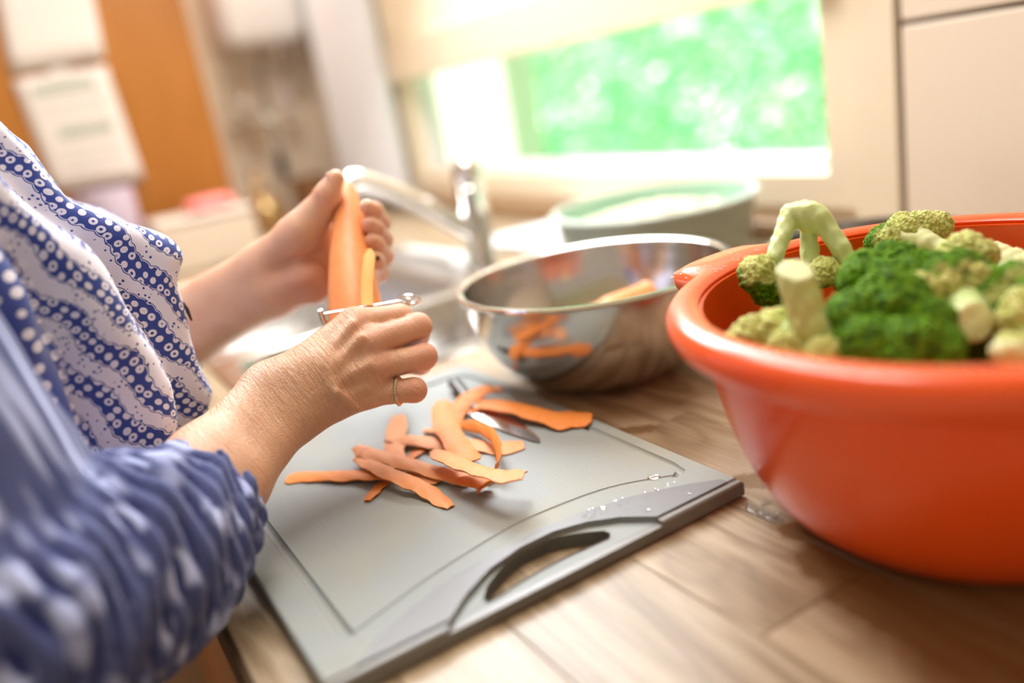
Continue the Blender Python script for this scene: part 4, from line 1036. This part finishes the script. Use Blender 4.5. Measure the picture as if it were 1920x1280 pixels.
# ------------------------------------------------------------------ water
M_water = NT('water'); M_water.set(Base_Color=(1, 1, 1), Roughness=.02, Transmission_Weight=1.0, IOR=1.33); M_water = M_water.m
def drop(lab, c, r, sq=.45, st=1, a=0, group='water drops on the board'):
    V, Fc = I3; q = V*np.array([r*st, r, r*sq]); q[:, 2] = np.maximum(q[:, 2], -r*sq*.15)
    ca, sa_ = math.cos(a), math.sin(a); q = np.stack([q[:, 0]*ca-q[:, 1]*sa_, q[:, 0]*sa_+q[:, 1]*ca, q[:, 2]], 1)
    o = MB().add(q, Fc).build('water_drop', M_water); o.location = c; return tag(o, lab, 'water drop', group)
drop('large water drop on the board beside the end of the curved line', on(1226, 894, 2, BZ+.0004), .0036, .4, 1.3, 1.2)
drop('water drop on the dark grip panel near the board corner', on(1292, 925, 2, BZ+.0008), .0012)
drop('round water drop on the grip panel above the handle slot', on(1130, 951, 2, BZ+.0008), .0022, .4, 1.2)
drop('small water drop on the grip panel just short of the recess end', on(1215, 956, 2, BZ+.0008), .0016)
drop('water bead in the recess step left of the handle slot', on(946, 1053, 2, .0102), .0014)
drop('water bead at the lower left of the handle slot', on(876, 1112, 2, .0102), .0022)
mb = MB(); r6 = random.Random(6)
for k in range(60):
    t = r6.random(); px, py = 1090+180*t+r6.uniform(-14, 14), 968-62*t+r6.uniform(-10, 8)
    q = on(px, py, 2, BZ+.0006); r = r6.uniform(.0004, .0009); mb.add(I2[0]*np.array([r, r, r*.5])+q, I2[1])
tag(mb.build('fine_spray', M_water), 'fine spray of tiny droplets on the board beside its grip panel', 'water', kind='stuff')
mb = MB()
for (px, py, rx, ry) in ((1420, 957, .010, .005), (1438, 963, .009, .0045), (1452, 972, .007, .004), (1408, 948, .004, .003), (1436, 942, .003, .004), (1462, 962, .003, .002)):
    q = on(px, py, 2, .0004); mb.add(I3[0]*np.array([rx, ry, .0009])+q, I3[1])
tag(mb.build('water_puddle', M_water), 'small water puddle on the worktop between board corner and red bowl', 'water', kind='stuff')
mb = MB(); r6 = random.Random(9)
for k in range(110):
    a = hang+r6.uniform(-.30, .30); rr3 = .156+r6.uniform(.0, .034); e = lip(a, .024)
    z = .1488+(.0 if rr3 < .17+e*.4 else -.0015) - (.002 if rr3 > .178 else 0)
    r = r6.uniform(.0005, .0012); mb.add(I2[0]*np.array([r, r, r*.6])+[rcx+rr3*math.cos(a), rcy+rr3*math.sin(a), z], I2[1])
tag(mb.build('water_beads', M_water), 'water beads covering the handle tab of the red bowl', 'water', kind='stuff')

# ------------------------------------------------------------------ behind: things at the far end
WX = EX+.001
def onw(px, py, off=.04): return on(px, py, 0, EX+off)
heat = onw(470, 90, .10); hl_ = onw(395, 60, .10)[1]; hr_ = onw(560, 60, .10)[1]
wh = thing('water_heater', 'white rounded water heater on the far wall above the hanging utensils', 'water heater', (EX+.001, (hl_+hr_)/2, heat[2]))
hwid = (hr_-hl_)/2
L = []
for z, s_ in ((0, .72), (.012, .9), (.04, 1), (.40, 1), (.43, .9), (.44, .7)):
    L.append([(.11+(p[0])*s_, p[1]*s_, z) for p in rrect(-.108, -hwid, .10, hwid, .05)])
mb = MB(); loops(mb, [[(.11, 0, 0)]*len(L[0])]+L, True); o = mb.build('tank', M_white, wh)
o.data.transform(Matrix.Translation((0, 0, 0)))
MB().tube([(.10, .05, -.03), (.10, .05, .01)], .018, 16).build('knob', M_chrome, wh)
for yy_ in (.10, .13): MB().tube([(.08, yy_, .01), (.08, yy_, -.12), (.03, yy_, -.15), (.0, yy_, -.15)], .008, 10).build('pipe', M_chrome, wh)
ru0, ru1 = onw(425, 118, .05), onw(560, 108, .05)
rail = thing('utensil_rail', 'steel rail on the far wall with kitchen utensils hanging from it', 'rail', (EX+.001, (ru0[1]+ru1[1])/2, (ru0[2]+ru1[2])/2-.02))
hl2 = (ru1[1]-ru0[1])/2+.03
MB().tube([(.05, -hl2, 0), (.05, hl2, 0)], .006, 10).build('bar', M_chrome, rail)
for s_ in (-1, 1): MB().tube([(0, s_*hl2*.9, 0), (.05, s_*hl2*.9, 0)], .006, 10).build('bracket', M_chrome, rail)
M_blackp = plain('black_plastic', (.03, .03, .03), .4); M_wspoon = wood('spoon_wood', (.30, .15, .05), (.42, .24, .10), (.5, .3, .14), axis=2)[0].m
def hanging(name, label, px, py, kind):
    q = onw(px, py, .05); z0 = rail.location.z-.006; y = q[1]; Lh = z0-q[2]
    t = thing(name, label, 'utensil', (EX+.055, y, q[2]), 'utensils hanging on the far wall')
    mat = M_blackp if kind in ('spatula',) else M_wspoon if kind == 'spoon' else M_chrome
    MB().tube([(0, 0, Lh+.01), (.008, 0, Lh+.012), (.004, 0, Lh-.01), (0, 0, Lh*.6), (0, 0, .035)], [.003, .003, .004, .005, .004], 8).build('handle', mat, t)
    if kind == 'ladle': MB().lathe([(0, -.022), (.014, -.018), (.022, -.006), (.0245, .008), (.023, .008), (.020, -.004), (.012, -.016), (0, -.020)], (.012, 0, 0), 28).build('cup', mat, t)
    if kind == 'skimmer': MB().lathe([(0, -.003), (.018, 0), (.021, .003), (.018, .003), (0, -.001)], (0, 0, 0), 28).build('disc', mat, t).rotation_euler = (0, 1.4, 0)
    if kind in ('spatula', 'spoon'): MB().box((-.003, -.014, -.05), (.003, .014, .04), .003).build('blade', mat, t)
    if kind == 'whisk':
        for k in range(6):
            a = k*math.pi/6; P = [(.015*math.sin(u)*math.cos(a), .015*math.sin(u)*math.sin(a), .04-.05*(1-math.cos(u))) for u in np.linspace(0, math.pi, 10)]+[(-.015*math.sin(u)*math.cos(a), -.015*math.sin(u)*math.sin(a), .04-.05*(1-math.cos(u))) for u in np.linspace(math.pi, 0, 10)]
            MB().tube(P, .0014, 6).build('wire', mat, t)
hanging('ladle', 'steel ladle whose bowl shines, rightmost of the hanging utensils', 545, 235, 'ladle')
hanging('spatula', 'black plastic spatula hanging lowest beside the shining ladle', 527, 305, 'spatula')
hanging('skimmer', 'round steel skimmer hanging in the middle of the rail', 500, 220, 'skimmer')
hanging('wooden_turner', 'brown wooden turner hanging left of the skimmer', 478, 255, 'spoon')
hanging('whisk', 'steel wire whisk hanging second from the orange cabinet', 460, 205, 'whisk')
hanging('small_ladle', 'small steel ladle hanging nearest the orange cabinet', 440, 240, 'ladle')
def lathe_thing(name, lab, cat, px, py, z, prof, mat, part, n=32):
    q = on(px, py, 2, 0); t = thing(name, lab, cat, tuple(q)); MB().lathe(prof, n=n).build(part, mat, t); return t, q
# jar with wooden spoons, kettle and boxes standing on the worktop
jq = on(520, 455, 2, 0)
print('jar', jq, 'box', on(330, 470, 2, 0), on(455, 440, 2, 0))
def standing(name, lab, cat, pos): return thing(name, lab, cat, pos)
jar = standing('utensil_jar', 'brown stoneware jar below the hanging utensils at the far end', 'jar', (-2.62, .80, .0005))
MB().lathe([(0, 0), (.050, 0), (.058, .02), (.060, .10), (.055, .13), (.052, .13), (.052, .02), (0, .012)], n=36).build('pot', plain('brown_stoneware', (.20, .09, .03), .3), jar)
kt_ = standing('teapot', 'shiny brass teapot standing beside the brown jar at the far end', 'teapot', (-2.55, .62, .0005))
M_brass = plain('brass', (.70, .50, .25), .18, 1.0)
MB().lathe([(0, 0), (.045, 0), (.068, .03), (.072, .06), (.055, .10), (.030, .115), (.0, .12)], n=40).build('body', M_brass, kt_)
MB().lathe([(.0, .125), (.008, .13), (.011, .14), (.0, .15)], n=20).build('lid_knob', M_brass, kt_)
MB().tube([(.06, .0, .05), (.09, -.02, .07), (.11, -.03, .11)], [.012, .009, .007], 12).build('spout', M_brass, kt_)
MB().tube(spline([(-.03, .0, .11), (-.05, .0, .16), (0, .0, .19), (.05, 0, .16), (.03, 0, .11)], 5), .005, 10).build('handle', M_brass, kt_)
bxp = on(330, 440, 2, 0)
bq = (-2.18, .36, .0005)
bread = thing('bread_box', 'pale cream box standing on the worktop in front of the orange cabinet', 'box', bq)
MB().box((-.09, -.10, 0), (.09, .125, .115), .008).build('body', plain('cream_card', (.62, .50, .38), .6), bread)
MB().box((-.092, -.102, .116), (.092, .127, .130), .004).build('lid', plain('cream_lid', (.62, .52, .42), .5), bread)
pk = thing('pink_packet', 'pink packet lying on the pale cream box', 'packet', (bq[0]+.01, bq[1]+.045, .131))
mb = MB(); V, Fc = I3; mb.add(np.sign(V)*np.abs(V)**.6*np.array([.05, .058, .016])+[0, 0, .016], Fc); mb.build('wrapper', plain('pink_wrapper', (.86, .22, .20), .5), pk)
mug = thing('lilac_pot', 'lilac grey pot standing at the foot of the hanging notes', 'pot', (-2.24, .185, .0005))
MB().lathe([(0, 0), (.05, 0), (.062, .03), (.068, .18), (.070, .22), (.064, .222), (.060, .18), (.05, .02), (0, .012)], n=36).build('body', plain('lilac_glaze', (.48, .38, .44), .5), mug)
# white curtain gathered in the corner left of the window
cq0, cq1 = on(615, 200, 1, WY-.05), on(735, 200, 1, WY-.05)
cur = thing('curtain', 'white curtain gathered in the corner left of the window', 'curtain', ((cq0[0]+cq1[0])/2, WY-.055, .04))
hw_ = (cq1[0]-cq0[0])/2; n = 90; v = []; f = []
for j, z in enumerate(np.linspace(0, 1.2, 8)):
    for i in range(n+1): u = i/n*2-1; v.append((u*hw_, .016*math.sin(i*.75)+.004*math.sin(i*.3+z*3), z))
N_ = len(v); v += [(a, b+.0015, c) for a, b, c in v]
for j in range(7):
    for i in range(n): a = j*(n+1)+i; f += [(a, a+1, a+n+2, a+n+1), (N_+a, N_+a+n+1, N_+a+n+2, N_+a+1)]
for j in range(7):
    for i in (0, n): a = j*(n+1)+i; f.append((a, a+n+1, N_+a+n+1, N_+a))
for i in range(n):
    for j in (0, 7): a = j*(n+1)+i; f.append((a, N_+a, N_+a+1, a+1))
MB().add(v, f).build('cloth', plain('white_voile', (.88, .89, .92), .8), cur)
MB().tube([(-hw_-.03, 0, 1.21), (hw_+.03, 0, 1.21)], .008, 10).build('rod', M_chrome, cur)
# white tray on the worktop behind the steel bowl
tr_ = on(1010, 462, 2, 0)
ty = thing('serving_tray', 'white tray lying behind the steel bowl left of the green pot', 'tray', (-1.36, .86, .0005))
L = []
for o_, z in ((.0, .0), (.012, .004), (.016, .014), (.013, .014), (.008, .006), (-.004, .003)): L.append([(p[0], p[1], z) for p in rrect(-.12-o_, -.085-o_, .12+o_, .085+o_, .03)])
mb = MB(); loops(mb, [[(0, 0, 0)]*len(L[0])]+L, True); mb.build('dish', M_white, ty)
# steel pan behind the red bowl
sq = on(1400, 468, 2, .06)
sp2 = thing('steel_saucepan', 'steel saucepan behind the red bowl, only its rim showing', 'pan', (-.60, .785, .0005))
MB().lathe([(0, 0), (.105, 0), (.112, .01), (.113, .068), (.117, .070), (.117, .0725), (.111, .0725), (.110, .012), (0, .006)], n=64).build('body', M_bowl, sp2)
MB().tube([(.11, .0, .05), (.16, .0, .06), (.28, .0, .065)], [.007, .008, .009], 12).build('handle', M_blackp, sp2)

# ------------------------------------------------------------------ bushes outside
M_leaf = NT('sunlit_leaf'); oi = M_leaf.n('ShaderNodeAttribute', attribute_name='tint').outputs['Fac']
M_leaf.set(Base_Color=M_leaf.ramp(oi, [(0, (.08, .50, .20)), (.4, (.34, .80, .45)), (1, (.92, .98, .88))]), Roughness=.5)  # near-white leaf tints painted in for sky glints between the leaves
M_leaf.b.inputs['Transmission_Weight'.replace('_', ' ')].default_value = 0
M_bark = plain('bark', (.18, .12, .07), .9)
def bush_mesh(seed, n=2600):
    rs_ = np.random.RandomState(seed); d = rs_.normal(size=(n, 3)); d /= np.linalg.norm(d, axis=1)[:, None]
    r = rs_.uniform(.55, 1.0, n)**.6; cl = 1+.25*np.sin(d@rs_.normal(size=3)*5)+.18*np.sin(d@rs_.normal(size=3)*9)
    c = d*(r*cl)[:, None]; a = rs_.normal(size=(n, 3)); a /= np.linalg.norm(a, axis=1)[:, None]; b = np.cross(a, rs_.normal(size=(n, 3))); b /= np.linalg.norm(b, axis=1)[:, None]
    s = rs_.uniform(.05, .09, n)[:, None]; V = np.stack([c-a*s, c+b*s*.45, c+a*s, c-b*s*.45], 1).reshape(-1, 3)
    me = npmesh('foliage', V, np.arange(n*4).reshape(-1, 4)); attr(me, 'tint', np.repeat(np.clip(rs_.normal(.5, .25, n)+.25*np.sin(c[:, 0]*6), 0, 1), 4)); me.materials.append(M_leaf.m); return me
BM = [bush_mesh(i) for i in range(3)]
stemm = MB().tube([(0, 0, 0), (.01, .02, .4), (0, 0, .9)], [.05, .04, .02], 8); stem_me = mesh('stem', stemm.v, stemm.f); stem_me.materials.append(M_bark)
r4 = random.Random(8)
spots = [(x_, y_, s_) for y_, s_, st_x in ((5.0, .75, 1.9), (8.0, 1.2, 3.1), (13, 2.2, 5.6)) for x_ in np.arange(-2.0*y_, -.2*y_, st_x)]
desc = {5.0: 'low bright bush in the front row beyond the window', 8.0: 'tall bush in the second row outside the window', 13: 'large tree at the back of the garden outside the window'}
for x_, y_, s_ in spots:
    if y_ < 3.2: continue
    t = thing('garden_tree' if y_ > 11 else 'garden_bush', desc[y_], 'tree' if y_ > 11 else 'bush', (x_+r4.uniform(-.2, .2), y_+r4.uniform(-.3, .3), FLOOR-.3), 'bushes in the garden, row at %g m' % y_)
    s2 = s_*r4.uniform(.75, 1.15)
    o = bpy.data.objects.new('foliage', BM[r4.randrange(3)]); sc.collection.objects.link(o); o.parent = t; o.location = (0, 0, s2*.95); o.scale = (s2, s2, s2*1.1); o.rotation_euler = (0, 0, r4.uniform(0, 6)); o['kind'] = 'stuff'
    o = bpy.data.objects.new('stem', stem_me); sc.collection.objects.link(o); o.parent = t; o.scale = (s2, s2, s2)
